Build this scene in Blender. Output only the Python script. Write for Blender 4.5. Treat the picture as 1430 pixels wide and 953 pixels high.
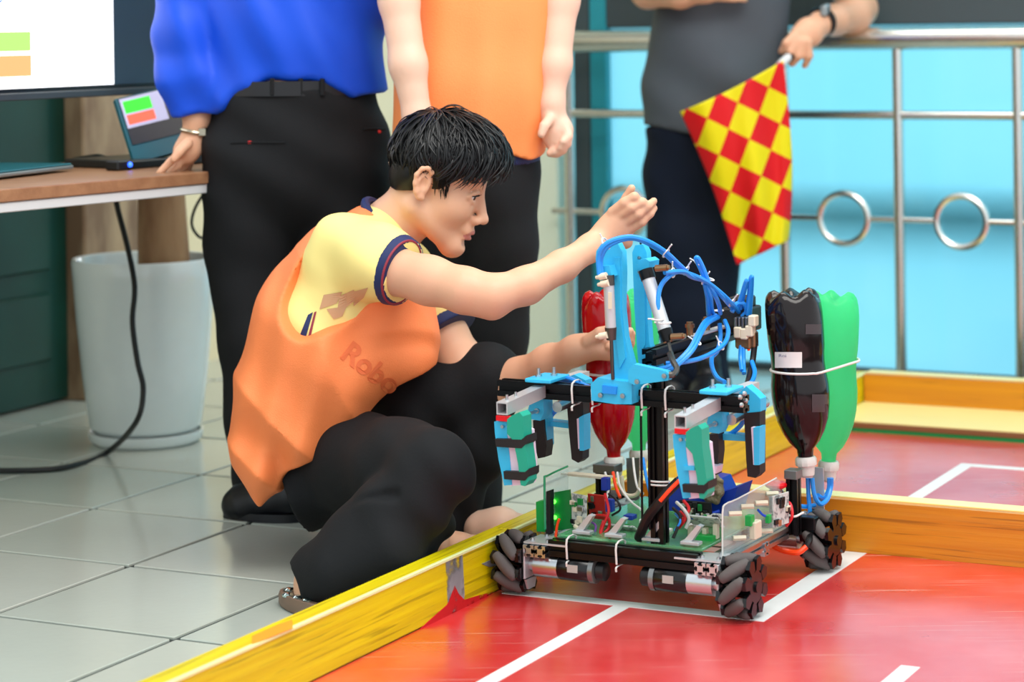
import bpy, bmesh, math, random
import numpy as np
from mathutils import Vector, Matrix, noise
from mathutils.bvhtree import BVHTree

for _o in list(bpy.data.objects): bpy.data.objects.remove(_o, do_unlink=True)
SC = bpy.context.scene
COL = SC.collection
random.seed(7); RNG = np.random.default_rng(7)

# ------------------------------------------------------------------ camera
FPX, ROLL, HOR, CAMH = 3280.0, 0.0136, 32.0, 1.0     # focal length in px of the 1430x953 frame, horizon row, lens height
cam_d = bpy.data.cameras.new('camera'); cam = bpy.data.objects.new('camera', cam_d); COL.objects.link(cam)
cam_d.sensor_width = 36.0; cam_d.lens = FPX / 1430 * 36.0
cam_d.shift_y = -(476.5 - HOR) / 1430
cam_d.clip_start = 0.05; cam_d.clip_end = 200
cr, sr = math.cos(ROLL), math.sin(ROLL)
cam.matrix_world = Matrix(((cr, sr, 0, 0), (0, 0, -1, 0), (-sr, cr, 0, CAMH), (0, 0, 0, 1)))
cam_d.dof.use_dof = True; cam_d.dof.focus_distance = 4.1; cam_d.dof.aperture_fstop = 3.6
SC.camera = cam
# ------------------------------------------------------------------ world, lights, exposure
world = bpy.data.worlds.new('world'); SC.world = world; world.use_nodes = True
_bg = world.node_tree.nodes['Background']; _bg.inputs[0].default_value = (0.86, 0.95, 1.0, 1); _bg.inputs[1].default_value = 1.15
def area_light(name, loc, target, size, power, col):
    d = bpy.data.lights.new(name, 'AREA'); d.shape = 'RECTANGLE'; d.size, d.size_y = size; d.energy = power; d.color = col
    o = bpy.data.objects.new(name, d); COL.objects.link(o); o.location = loc
    o.rotation_euler = (Vector(target) - Vector(loc)).to_track_quat('-Z', 'Y').to_euler(); return o
area_light('ceiling_light', (0.6, 3.2, 2.7), (0.1, 4.3, 0), (2.4, 1.2), 60, (1.0, 0.96, 0.9))
area_light('ceiling_light', (0.6, 5.6, 2.7), (0.6, 5.4, 0), (1.6, 1.2), 26, (1.0, 0.95, 0.88))
area_light('daylight', (3.6, 9.6, 1.9), (2.2, 6.6, 0.9), (5.0, 3.4), 190, (0.93, 0.98, 1.0))     # daylight outside the window wall
SC.view_settings.view_transform = 'Standard'; SC.view_settings.look = 'None'
SC.view_settings.exposure = 0.2; SC.view_settings.gamma = 1.0; SC.view_settings.use_curve_mapping = False

# ------------------------------------------------------------------ calibration helpers: photo pixel + real distance -> metres
def ray(px, py):
    u = (px - 715) / FPX; v = -(py - HOR) / FPX
    return np.array([u * cr + v * sr, 1.0, -u * sr + v * cr])
def P(px, py, Y): return np.array([0, 0, CAMH]) + ray(px, py) * Y
def G(px, py, z=0.0):
    d = ray(px, py); return np.array([0, 0, CAMH]) + d * ((z - CAMH) / d[2])
PHI = math.radians(26.6)
AV = np.array([math.sin(PHI), math.cos(PHI), 0]); BV = np.array([AV[1], -AV[0], 0]); ZV = np.array([0, 0, 1.0])
ORG = np.array([-0.03, 4.135, 0])
def AB(a, b, z=0.0): return ORG + a * AV + b * BV + z * ZV       # arena frame: a along the long board, b across

# ------------------------------------------------------------------ materials
def lin(c):
    c = [x / 255 if max(c) > 1 else x for x in c]
    return tuple(x / 12.92 if x <= 0.04045 else ((x + 0.055) / 1.055) ** 2.4 for x in c) + (1,)
MATS = {}
def mat(name, col, rough=0.5, metal=0.0, var=0.06, scale=30.0, bump=0.0, bscale=None, col2=None, wave=None, trans=0.0, ior=1.45,
        alpha=1.0, emit=None, estr=1.0, coat=0.0, crough=.1, cior=1.5, sss=0.0, spec=0.5, stretch=(1, 1, 1), thr=None):
    m = bpy.data.materials.new(name); m.use_nodes = True; nt = m.node_tree; N = nt.nodes; L = nt.links
    b = N['Principled BSDF']; tc = N.new('ShaderNodeTexCoord'); mp = N.new('ShaderNodeMapping'); mp.inputs['Scale'].default_value = stretch
    L.new(tc.outputs['Object'], mp.inputs['Vector'])
    nz = N.new('ShaderNodeTexNoise'); nz.inputs['Scale'].default_value = scale; nz.inputs['Detail'].default_value = 5
    L.new(mp.outputs[0], nz.inputs['Vector'])
    mx = N.new('ShaderNodeMix'); mx.data_type = 'RGBA'; c = lin(col)
    mx.inputs[6].default_value = tuple(max(0, x * (1 - var)) for x in c[:3]) + (1,)
    mx.inputs[7].default_value = lin(col2) if col2 else tuple(min(1, x * (1 + var)) for x in c[:3]) + (1,)
    if thr or col2:
        rp = N.new('ShaderNodeMapRange'); lo, hi = thr or (0.35, 0.65)
        rp.inputs[1].default_value = lo; rp.inputs[2].default_value = hi
        L.new(nz.outputs[0], rp.inputs[0]); L.new(rp.outputs[0], mx.inputs[0])
    else: L.new(nz.outputs[0], mx.inputs[0])
    L.new(mx.outputs[2], b.inputs['Base Color'])
    b.inputs['Roughness'].default_value = rough; b.inputs['Metallic'].default_value = metal
    b.inputs['IOR'].default_value = ior; b.inputs['Transmission Weight'].default_value = trans; b.inputs['Alpha'].default_value = alpha
    b.inputs['Coat Weight'].default_value = coat; b.inputs['Coat Roughness'].default_value = crough
    b.inputs['Specular IOR Level'].default_value = spec; b.inputs['Coat IOR'].default_value = cior
    if sss: b.inputs['Subsurface Weight'].default_value = sss; b.inputs['Subsurface Radius'].default_value = (0.012, 0.005, 0.003); b.inputs['Subsurface Scale'].default_value = 1.0
    if emit: b.inputs['Emission Color'].default_value = lin(emit); b.inputs['Emission Strength'].default_value = estr
    if bump:
        n2 = N.new('ShaderNodeTexNoise'); n2.inputs['Scale'].default_value = bscale or scale * 4; n2.inputs['Detail'].default_value = 4
        L.new(mp.outputs[0], n2.inputs['Vector']); bp = N.new('ShaderNodeBump'); bp.inputs['Strength'].default_value = bump; bp.inputs['Distance'].default_value = 0.004
        L.new(n2.outputs[0], bp.inputs['Height']); L.new(bp.outputs[0], b.inputs['Normal'])
    MATS[name] = m; return m
def M(n): return MATS[n]

# ------------------------------------------------------------------ scene objects
WM = {}
def empty(name, loc, rz=0.0, label=None, cat=None, group=None):
    o = bpy.data.objects.new(name, None); COL.objects.link(o); o.empty_display_size = 0.05
    o.location = [float(x) for x in loc]; o.rotation_euler = (0, 0, rz)
    WM[o.name] = Matrix.Translation(Vector([float(x) for x in loc])) @ Matrix.Rotation(rz, 4, 'Z')
    tag(o, label, cat, group); return o
def tag(o, label=None, cat=None, group=None, kind=None):
    if label: o['label'] = label
    if cat: o['category'] = cat
    if group: o['group'] = group
    if kind: o['kind'] = kind
    return o
def link_mesh(name, verts, faces, m, parent=None, smooth=True, angle=40, local=False, fmats=None, uvs=None):
    me = bpy.data.meshes.new(name); V = np.asarray(verts, dtype=np.float64)
    W = WM.get(parent.name, Matrix.Identity(4)) if parent else Matrix.Identity(4)
    off = None
    if parent and not local:
        inv = np.array(W.inverted()); V = V @ inv[:3, :3].T + inv[:3, 3]
    if not parent:                                    # origin at the base centre of a one-mesh thing
        off = np.array([V[:, 0].mean(), V[:, 1].mean(), V[:, 2].min()]); V = V - off
    me.from_pydata(V.tolist(), [], faces if isinstance(faces, list) else faces.tolist())
    ms = m if isinstance(m, (list, tuple)) else [m]
    for q in ms: me.materials.append(MATS[q] if isinstance(q, str) else q)
    if fmats is not None: me.polygons.foreach_set('material_index', np.asarray(fmats, dtype=np.int32))
    if smooth:
        me.polygons.foreach_set('use_smooth', np.ones(len(me.polygons), dtype=bool)); me.set_sharp_from_angle(angle=math.radians(angle))
    me.update()
    o = bpy.data.objects.new(name, me); COL.objects.link(o)
    if parent: o.parent = parent; WM[o.name] = W
    else: o.location = off; WM[o.name] = Matrix.Translation(Vector(off))
    return o
def copy_tree(o, parent=None):
    c = o.copy(); COL.objects.link(c)
    if parent is not None: c.parent = parent; c.matrix_parent_inverse = Matrix.Identity(4)
    for ch in list(o.children): copy_tree(ch, c)
    return c

def nrm(v): v = np.asarray(v, float); return v / (np.linalg.norm(v) + 1e-12)
def frame(d, up=(0, 0, 1)):
    d = nrm(d); u = np.asarray(up, float)
    if abs(d @ u) > 0.98: u = np.array([1.0, 0, 0]) if abs(d[0]) < 0.9 else np.array([0, 1.0, 0])
    x = nrm(np.cross(u, d)); y = np.cross(d, x); return x, y, d
def catmull(pts, n=6):
    p = [np.asarray(q, float) for q in pts]
    if len(p) < 3: return p
    p = [2 * p[0] - p[1]] + p + [2 * p[-1] - p[-2]]; out = []
    for i in range(1, len(p) - 2):
        for k in range(n):
            t = k / n; a, b, c, d = p[i - 1], p[i], p[i + 1], p[i + 2]
            out.append(0.5 * (2 * b + (c - a) * t + (2 * a - 5 * b + 4 * c - d) * t * t + (3 * b - a - 3 * c + d) * t ** 3))
    out.append(p[-2]); return out
class MB:
    """collects shapes; build() links them as one mesh object"""
    def __init__(s): s.v = []; s.f = []; s.m = []; s.cm = 0
    def add(s, V, Fs):
        o = len(s.v); s.v += [tuple(map(float, q)) for q in V]; s.f += [[i + o for i in f] for f in Fs]; s.m += [s.cm] * len(Fs); return s
    def box(s, c, size, ax=None, ch=0.0):
        """box at c; ax = 3 axis vectors; ch = chamfer"""
        X, Y, Z = [np.asarray(q, float) for q in (ax or ((1, 0, 0), (0, 1, 0), (0, 0, 1)))]
        hx, hy, hz = [q / 2 for q in size]; c = np.asarray(c, float); ch = min(ch, hx * .9, hy * .9, hz * .9)
        if ch <= 0:
            V = [c + X * hx * i + Y * hy * j + Z * hz * k for i in (-1, 1) for j in (-1, 1) for k in (-1, 1)]
            return s.add(V, [[0, 1, 3, 2], [4, 6, 7, 5], [0, 4, 5, 1], [2, 3, 7, 6], [0, 2, 6, 4], [1, 5, 7, 3]])
        V = []; idx = {}
        for i in (-1, 1):
            for j in (-1, 1):
                for k in (-1, 1):
                    for t, (a, b, d) in enumerate(((hx, hy - ch, hz - ch), (hx - ch, hy, hz - ch), (hx - ch, hy - ch, hz))):
                        idx[i, j, k, t] = len(V); V.append(c + X * a * i + Y * b * j + Z * d * k)
        Fs = []; g = lambda i, j, k, t: idx[i, j, k, t]
        for sg in (-1, 1):
            Fs.append([g(sg, -1, -1, 0), g(sg, 1, -1, 0), g(sg, 1, 1, 0), g(sg, -1, 1, 0)][::sg])
            Fs.append([g(-1, sg, -1, 1), g(1, sg, -1, 1), g(1, sg, 1, 1), g(-1, sg, 1, 1)][::-sg])
            Fs.append([g(-1, -1, sg, 2), g(1, -1, sg, 2), g(1, 1, sg, 2), g(-1, 1, sg, 2)][::sg])
        for a in (-1, 1):
            for b in (-1, 1):
                Fs.append([g(a, b, -1, 0), g(a, b, 1, 0), g(a, b, 1, 1), g(a, b, -1, 1)][::-1 if a * b > 0 else 1][::-1])
                Fs.append([g(a, -1, b, 0), g(a, 1, b, 0), g(a, 1, b, 2), g(a, -1, b, 2)][::1 if a * b > 0 else -1][::-1])
                Fs.append([g(-1, a, b, 1), g(1, a, b, 1), g(1, a, b, 2), g(-1, a, b, 2)][::-1 if a * b > 0 else 1][::-1])
                for d in (-1, 1): Fs.append([g(a, b, d, 0), g(a, b, d, 1), g(a, b, d, 2)][::1 if a * b * d > 0 else -1])
        return s.add(V, Fs)
    def cyl(s, p0, p1, r0, r1=None, n=14, cap=True):
        r1 = r0 if r1 is None else r1; p0 = np.asarray(p0, float); p1 = np.asarray(p1, float); x, y, d = frame(p1 - p0); V = []
        for p, r in ((p0, r0), (p1, r1)):
            for i in range(n): a = 2 * math.pi * i / n; V.append(p + (x * math.cos(a) + y * math.sin(a)) * r)
        Fs = [[i, (i + 1) % n, n + (i + 1) % n, n + i] for i in range(n)]
        if cap: Fs += [list(range(n))[::-1], list(range(n, 2 * n))]
        return s.add(V, Fs)
    def tube(s, pts, r, n=8, sm=6, cap=True, up=(0, 0, 1), flat=1.0):
        """swept tube along a smooth path; r scalar or per-point list"""
        rr = r if isinstance(r, (list, tuple)) else [r] * len(pts)
        q = catmull([np.append(np.asarray(p, float), x) for p, x in zip(pts, rr)], sm) if sm > 1 else [np.append(np.asarray(p, float), x) for p, x in zip(pts, rr)]
        P3 = [a[:3] for a in q]; RR = [a[3] for a in q]; V = []; Fs = []; px = None
        for i, p in enumerate(P3):
            d = nrm(P3[min(i + 1, len(P3) - 1)] - P3[max(i - 1, 0)])
            if px is None: x, y, _ = frame(d, up)
            else: x = nrm(px - d * (px @ d)); y = np.cross(d, x)
            px = x
            for k in range(n): a = 2 * math.pi * k / n; V.append(p + (x * math.cos(a) + y * math.sin(a) * flat) * max(RR[i], 1e-5))
        for i in range(len(P3) - 1):
            for k in range(n): Fs.append([i * n + k, i * n + (k + 1) % n, (i + 1) * n + (k + 1) % n, (i + 1) * n + k])
        if cap: Fs += [list(range(n))[::-1], [(len(P3) - 1) * n + k for k in range(n)]]
        return s.add(V, Fs)
    def lathe(s, prof, o=(0, 0, 0), d=(0, 0, 1), n=28, mod=None, cap=True):
        """prof = [(radius, height)]"""
        o = np.asarray(o, float); x, y, d = frame(d); V = []; Fs = []
        for j, (r, h) in enumerate(prof):
            for i in range(n):
                a = 2 * math.pi * i / n; rr, hh = (r, h) if mod is None else mod(r, h, a); V.append(o + d * hh + (x * math.cos(a) + y * math.sin(a)) * rr)
        for j in range(len(prof) - 1):
            for i in range(n): Fs.append([j * n + i, j * n + (i + 1) % n, (j + 1) * n + (i + 1) % n, (j + 1) * n + i])
        if cap:
            if prof[0][0] > 1e-6: Fs.append(list(range(n))[::-1])
            if prof[-1][0] > 1e-6: Fs.append([(len(prof) - 1) * n + i for i in range(n)])
        return s.add(V, Fs)
    def prism(s, poly, o, X, Y, th):
        """flat outline poly (2d) in axes X, Y, extruded th along X x Y (centred)"""
        o, X, Y = [np.asarray(q, float) for q in (o, X, Y)]; Z = np.cross(X, Y); n = len(poly)
        ar = sum(poly[i][0] * poly[(i + 1) % n][1] - poly[(i + 1) % n][0] * poly[i][1] for i in range(n))
        if ar < 0: poly = poly[::-1]
        V = [o + X * a + Y * b + Z * t for t in (-th / 2, th / 2) for a, b in poly]
        return s.add(V, [list(range(n))[::-1], list(range(n, 2 * n))] + [[i, (i + 1) % n, n + (i + 1) % n, n + i] for i in range(n)])
    def sphere(s, c, r, n=12, sc=(1, 1, 1)):
        c = np.asarray(c, float); m = max(4, n // 2); V = []; Fs = []
        for j in range(m + 1):
            t = math.pi * j / m
            for i in range(n): a = 2 * math.pi * i / n; V.append(c + r * np.array([math.sin(t) * math.cos(a) * sc[0], math.sin(t) * math.sin(a) * sc[1], -math.cos(t) * sc[2]]))
        for j in range(m):
            for i in range(n): Fs.append([j * n + i, j * n + (i + 1) % n, (j + 1) * n + (i + 1) % n, (j + 1) * n + i])
        return s.add(V, Fs)
    def torus(s, c, ax, R, r, n=28, k=8):
        x, y, d = frame(ax); c = np.asarray(c, float); V = []; Fs = []
        for i in range(n):
            a = 2 * math.pi * i / n; e = x * math.cos(a) + y * math.sin(a)
            for j in range(k): b = 2 * math.pi * j / k; V.append(c + e * (R + r * math.cos(b)) + d * r * math.sin(b))
        for i in range(n):
            for j in range(k): Fs.append([i * k + j, ((i + 1) % n) * k + j, ((i + 1) % n) * k + (j + 1) % k, i * k + (j + 1) % k])
        return s.add(V, Fs)
    def mat(s, i): s.cm = i; return s
    def build(s, name, m, parent=None, local=False, smooth=True, angle=40):
        return link_mesh(name, s.v, s.f, m, parent, smooth, angle, local, s.m if isinstance(m, (list, tuple)) else None)

# ------------------------------------------------------------------ implicit surfaces (people, cloth)
class Field:
    def __init__(s): s.ops = []; s.fns = []
    def cone(s, a, b, ra, rb=None, k=0.02, flat=None, mode='u'):
        s.ops.append(('c', np.asarray(a, float), np.asarray(b, float), ra, ra if rb is None else rb, k, flat, mode)); return s
    def chain(s, pts, k=0.02, flat=None, mode='u'):
        """pts = [(xyz, r)]"""
        for (a, ra), (b, rb) in zip(pts[:-1], pts[1:]): s.cone(a, b, ra, rb, k, flat, mode)
        return s
    def ell(s, c, r, rot=None, k=0.02, mode='u'):
        s.ops.append(('e', np.asarray(c, float), np.asarray(r, float), np.eye(3) if rot is None else np.asarray(rot, float), k, mode)); return s
    def plane(s, p, n): s.ops.append(('p', np.asarray(p, float), nrm(n))); return s       # keep the side n points away from
    def fn(s, f): s.fns.append(f); return s
    def bounds(s):
        lo = np.full(3, 1e9); hi = -lo
        for o in s.ops:
            if o[0] == 'c' and o[7] == 'u':
                g = max(o[3], o[4]) * (1 if o[6] is None else 1 / min(1, o[6][1]))
                lo = np.minimum(lo, np.minimum(o[1], o[2]) - g); hi = np.maximum(hi, np.maximum(o[1], o[2]) + g)
            if o[0] == 'e' and o[5] == 'u': g = o[2].max(); lo = np.minimum(lo, o[1] - g); hi = np.maximum(hi, o[1] + g)
        return lo - .05, hi + .05
    def grid(s, lo, hi, h):
        n = np.ceil((hi - lo) / h).astype(int) + 1
        ax = [(lo[i] + h * np.arange(n[i])).astype(np.float32) for i in range(3)]; D = np.full(n, 0.5, np.float32)
        for o in s.ops:
            if o[0] == 'p':
                d = (ax[0][:, None, None] - o[1][0]) * o[2][0] + (ax[1][None, :, None] - o[1][1]) * o[2][1] + (ax[2][None, None, :] - o[1][2]) * o[2][2]
                D = np.maximum(D, d.astype(np.float32)); continue
            if o[0] == 'c':
                _, a, b, ra, rb, k, flat, mode = o; g = (max(ra, rb) + k + 3 * h) * (1 if flat is None else 1 / min(1, flat[1]))
                l = np.minimum(a, b) - g; u = np.maximum(a, b) + g
            else: _, c, r, rot, k, mode = o; g = r.max() + k + 3 * h; l = c - g; u = c + g
            i0 = np.clip(np.floor((l - lo) / h).astype(int), 0, n); i1 = np.clip(np.ceil((u - lo) / h).astype(int) + 1, 0, n)
            if (i1 <= i0).any(): continue
            sl = tuple(slice(i0[i], i1[i]) for i in range(3))
            X = ax[0][sl[0]][:, None, None]; Y = ax[1][sl[1]][None, :, None]; Z = ax[2][sl[2]][None, None, :]
            if o[0] == 'c':
                ab = b - a; L2 = float(ab @ ab) + 1e-12
                t = np.clip(((X - a[0]) * ab[0] + (Y - a[1]) * ab[1] + (Z - a[2]) * ab[2]) / L2, 0, 1)
                qx = X - a[0] - t * ab[0]; qy = Y - a[1] - t * ab[1]; qz = Z - a[2] - t * ab[2]; q2 = qx * qx + qy * qy + qz * qz; sc = 1.0
                if flat is not None:
                    nv, f = nrm(flat[0]), flat[1]; cpt = qx * nv[0] + qy * nv[1] + qz * nv[2]; q2 = q2 + cpt * cpt * (f * f - 1); sc = 1 / max(1, f)
                d = (np.sqrt(np.maximum(q2, 1e-12)) - (ra + t * (rb - ra))) * sc
            else:
                x, y, z = X - c[0], Y - c[1], Z - c[2]
                p = [x * rot[0][i] + y * rot[1][i] + z * rot[2][i] for i in range(3)]
                k0 = np.sqrt(sum((p[i] / r[i]) ** 2 for i in range(3)) + 1e-9); k1 = np.sqrt(sum((p[i] / r[i] ** 2) ** 2 for i in range(3)) + 1e-9); d = k0 * (k0 - 1) / k1
            A = D[sl]
            if mode == 'u': w = np.clip(.5 + .5 * (A - d) / k, 0, 1); D[sl] = A + (d - A) * w - k * w * (1 - w)
            elif mode == 's': d = -d; w = np.clip(.5 - .5 * (A - d) / k, 0, 1); D[sl] = A + (d - A) * w + k * w * (1 - w)
            elif mode == 'i': D[sl] = np.maximum(A, d)
        for f in s.fns: D = D + f(ax[0][:, None, None], ax[1][None, :, None], ax[2][None, None, :]).astype(np.float32)
        return D
    def mesh(s, h=0.006, lo=None, hi=None, closed=True):
        l, u = s.bounds(); l = l if lo is None else np.asarray(lo, float); u = u if hi is None else np.asarray(hi, float)
        D = s.grid(l, u, h); D = D + 1e-7
        return surface_nets(D, l, h)
def surface_nets(D, lo, h):
    S = D < 0; n = np.array(D.shape)
    c8 = [(i, j, k) for i in (0, 1) for j in (0, 1) for k in (0, 1)]
    cnt = sum(S[i:n[0] - 1 + i, j:n[1] - 1 + j, k:n[2] - 1 + k].astype(np.int8) for i, j, k in c8)
    act = (cnt > 0) & (cnt < 8); I = np.argwhere(act)
    vid = np.full(act.shape, -1, np.int64); vid[act] = np.arange(len(I))
    acc = np.zeros((len(I), 3)); w = np.zeros(len(I))
    cv = {c: D[I[:, 0] + c[0], I[:, 1] + c[1], I[:, 2] + c[2]] for c in c8}
    for c in c8:
        for a in range(3):
            if c[a]: continue
            e = list(c); e[a] = 1; e = tuple(e); d0, d1 = cv[c], cv[e]; m = (d0 < 0) != (d1 < 0)
            t = np.where(m, d0 / np.where(m, d0 - d1, 1), 0); pt = np.tile(np.array(c, float), (len(I), 1)); pt[:, a] = t
            acc[m] += pt[m]; w[m] += 1
    V = lo + h * (I + acc / np.maximum(w, 1)[:, None]); Fs = []
    for a in range(3):
        b, c = (a + 1) % 3, (a + 2) % 3
        sl0 = [slice(1, n[i] - 1) for i in range(3)]; sl1 = list(sl0); sl0[a] = slice(0, n[a] - 1); sl1[a] = slice(1, n[a])
        s0 = S[tuple(sl0)]; s1 = S[tuple(sl1)]; E = np.argwhere(s0 != s1); ori = s0[s0 != s1]
        if not len(E): continue
        E[:, b] += 1; E[:, c] += 1
        def at(db, dc): q = E.copy(); q[:, b] -= db; q[:, c] -= dc; return vid[q[:, 0], q[:, 1], q[:, 2]]
        Q = np.stack([at(1, 1), at(0, 1), at(0, 0), at(1, 0)], 1); Q[~ori] = Q[~ori][:, ::-1]; Fs.append(Q)
    Fs = np.concatenate(Fs) if Fs else np.zeros((0, 4), int)
    return V, Fs[(Fs >= 0).all(1)]
def relax(V, Fs, it=1, f=0.5):
    e = np.concatenate([Fs[:, [0, 1]], Fs[:, [1, 2]], Fs[:, [2, 3]], Fs[:, [3, 0]]]); e = np.concatenate([e, e[:, ::-1]])
    for _ in range(it):
        a = np.zeros_like(V); c = np.zeros(len(V)); np.add.at(a, e[:, 0], V[e[:, 1]]); np.add.at(c, e[:, 0], 1); V = V + f * (a / np.maximum(c, 1)[:, None] - V)
    return V
def sdf_obj(name, fld, m, parent, h=0.006, it=1, boxes=None):
    """boxes = [(lo, hi, h)] for parts at finer resolution (joined into one mesh)"""
    if boxes is None: V, Fs = fld.mesh(h); V = relax(V, Fs, it)
    else:
        VV, FF, o = [], [], 0
        for lo, hi, hh in boxes:
            v, f = fld.mesh(hh, lo, hi); v = relax(v, f, it, .3); VV.append(v); FF.append(f + o); o += len(v)
        V, Fs = np.concatenate(VV), np.concatenate(FF)
    return link_mesh(name, V, Fs, m, parent, True, 70)
# ================================================================== SETTING
mat('grout', (56, 63, 60), .8, bump=.3)
def tile_mat(name, c):
    m = mat(name, c, rough=.16, var=.05, scale=5, bump=.05, bscale=60, spec=.55); return m
for i, c in enumerate(((182, 188, 178), (176, 184, 175), (186, 190, 180))): tile_mat('tile%d' % i, c)
def quad_floor(name, pts, z, m, th=.03, parent=None, ch=0.0):
    n = len(pts); V = [np.array([p[0], p[1], z - th]) for p in pts] + [np.array([p[0], p[1], z]) for p in pts]
    return link_mesh(name, V, [list(range(n))[::-1], list(range(n, 2 * n))] + [[i, (i + 1) % n, n + (i + 1) % n, n + i] for i in range(n)], m, parent, smooth=False)
floor = quad_floor('floor', [(-6, .3), (6, .3), (6, 12), (-6, 12)], -.004, 'grout', .1)
tag(floor, kind='structure', label='pale glazed tile floor with dark joints')
# tiles one by one where the photo shows them
TA, TB = .397, .378
tb = MB(); tb.box((0, 0, 0), (TB - .0115, TA - .0115, .008), None, .0015)
tile_me = {}
cnt = 0
for i in range(-3, 12):
    for j in range(-7, 2):
        a = -.105 + TA * (i + .5); b = -.347 + TB * (j - .5)
        c = AB(a, b); px = 715 + c[0] / c[1] * FPX; py = HOR + FPX / c[1]
        if b > -.0 or px < -260 or px > 1500 or py > 1180: continue
        k = random.randrange(3)
        if k not in tile_me:
            o = tb.build('floor_tile', 'tile%d' % k, floor, local=True); tile_me[k] = o.data
        else: o = bpy.data.objects.new('floor_tile', tile_me[k]); COL.objects.link(o); o.parent = floor
        o.location = Vector(c + np.array([0, 0, -.0035 + random.uniform(-.0004, .0004)])) - floor.location
        o.rotation_euler = (random.uniform(-.0012, .0012), random.uniform(-.0012, .0012), -PHI); cnt += 1
# ---- arena floor: red painted boards inside the yellow border
def paint_mat():
    m = mat('red_paint', (228, 32, 34), rough=.2, var=.12, scale=3.5, col2=(236, 92, 92), thr=(.42, .72), bump=.03, bscale=9, spec=.6, coat=1.0, crough=.22, cior=2.0)
    nt = m.node_tree; N = nt.nodes; L = nt.links; b = N['Principled BSDF']; src = b.inputs['Base Color'].links[0].from_socket
    tc = N.new('ShaderNodeTexCoord'); mp = N.new('ShaderNodeMapping'); mp.inputs['Rotation'].default_value = (0, 0, .9); mp.inputs['Scale'].default_value = (1.2, 40, 1)
    L.new(tc.outputs['Object'], mp.inputs[0]); nz = N.new('ShaderNodeTexNoise'); nz.inputs['Scale'].default_value = 3; nz.inputs['Detail'].default_value = 8; L.new(mp.outputs[0], nz.inputs['Vector'])
    mr = N.new('ShaderNodeMapRange'); mr.inputs[1].default_value = .62; mr.inputs[2].default_value = .72; mr.inputs[4].default_value = .5; L.new(nz.outputs[0], mr.inputs[0])
    mx = N.new('ShaderNodeMix'); mx.data_type = 'RGBA'; L.new(mr.outputs[0], mx.inputs[0]); L.new(src, mx.inputs[6]); mx.inputs[7].default_value = lin((238, 200, 190)); L.new(mx.outputs[2], b.inputs['Base Color'])
    # broad worn patches with a duller gloss
    n2 = N.new('ShaderNodeTexNoise'); n2.inputs['Scale'].default_value = 4.5; n2.inputs['Detail'].default_value = 4; L.new(tc.outputs['Object'], n2.inputs['Vector'])
    r2 = N.new('ShaderNodeMapRange'); r2.inputs[1].default_value = .35; r2.inputs[2].default_value = .65; r2.inputs[3].default_value = .26; r2.inputs[4].default_value = .42; L.new(n2.outputs[0], r2.inputs[0]); L.new(r2.outputs[0], b.inputs['Roughness'])
paint_mat()
def ab_slab(name, a0, a1, b0, b1, z0, z1, m, parent=None, ch=.0):
    c = (AB(a0, b0) + AB(a1, b1)) / 2; mb = MB(); mb.box(c + ZV * (z0 + z1) / 2, (abs(b1 - b0), abs(a1 - a0), z1 - z0), (BV, AV, ZV), ch); return mb.build(name, m, parent)
mat('tape_white', (226, 228, 226), .35, var=.05, scale=40)
arena = ab_slab('arena_floor', -2.2, .5115, -.001, 2.4, -.003, .004, 'red_paint'); tag(arena, 'glossy red painted arena floor with white tape lines', 'arena floor')
for a0, a1, b0, b1 in ((-.033, .001, .015, .4585), (-.033, .511, .459, .5), (-2.2, -.0335, .229, .258), (-2.2, -.195, .785, .815)):
    ab_slab('tape_line', a0, a1, b0, b1, .004, .0046, 'tape_white', arena)
arena2 = ab_slab('arena_floor', .556, 2.02, -.001, 2.4, -.003, .004, 'red_paint'); tag(arena2, 'far red arena floor between the two orange cross boards', 'arena floor')
for a0, a1, b0, b1 in ((.556, 1.4099, .418, .448), (1.41, 1.44, .418, 2.4)): ab_slab('tape_line', a0, a1, b0, b1, .004, .0046, 'tape_white', arena2)
# ---- border boards
def board_mat(name, c, c2):
    m = mat(name, c, rough=.32, col2=c2, scale=2.2, stretch=(1, 26, 26), thr=(.35, .7), bump=.35, bscale=3.2, spec=.5)
    nt = m.node_tree; N = nt.nodes; L = nt.links; b = N['Principled BSDF']; src = b.inputs['Base Color'].links[0].from_socket       # dark grain lines along the plank
    tc = N.new('ShaderNodeTexCoord'); mp = N.new('ShaderNodeMapping'); mp.inputs['Scale'].default_value = (.9, 34, 34); L.new(tc.outputs['Object'], mp.inputs[0]); nz = N.new('ShaderNodeTexNoise'); nz.inputs['Scale'].default_value = 4; nz.inputs['Detail'].default_value = 3; nz.inputs['Distortion'].default_value = .3; L.new(mp.outputs[0], nz.inputs['Vector'])
    mr = N.new('ShaderNodeMapRange'); mr.inputs[1].default_value = .58; mr.inputs[2].default_value = .66; mr.inputs[4].default_value = .55; L.new(nz.outputs[0], mr.inputs[0]); mx = N.new('ShaderNodeMix'); mx.data_type = 'RGBA'; L.new(mr.outputs[0], mx.inputs[0]); L.new(src, mx.inputs[6]); mx.inputs[7].default_value = lin([q * .62 for q in c2]); L.new(mx.outputs[2], b.inputs['Base Color'])
    return m
board_mat('yellow_board', (232, 214, 8), (206, 184, 4)); board_mat('orange_board', (216, 142, 30), (196, 122, 30))
mat('edge_strip', (228, 238, 170), .3); mat('grey_patch', (120, 126, 128), .55, col2=(150, 155, 156), scale=14); mat('red_spray', (196, 22, 28), .5, var=.1)
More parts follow.
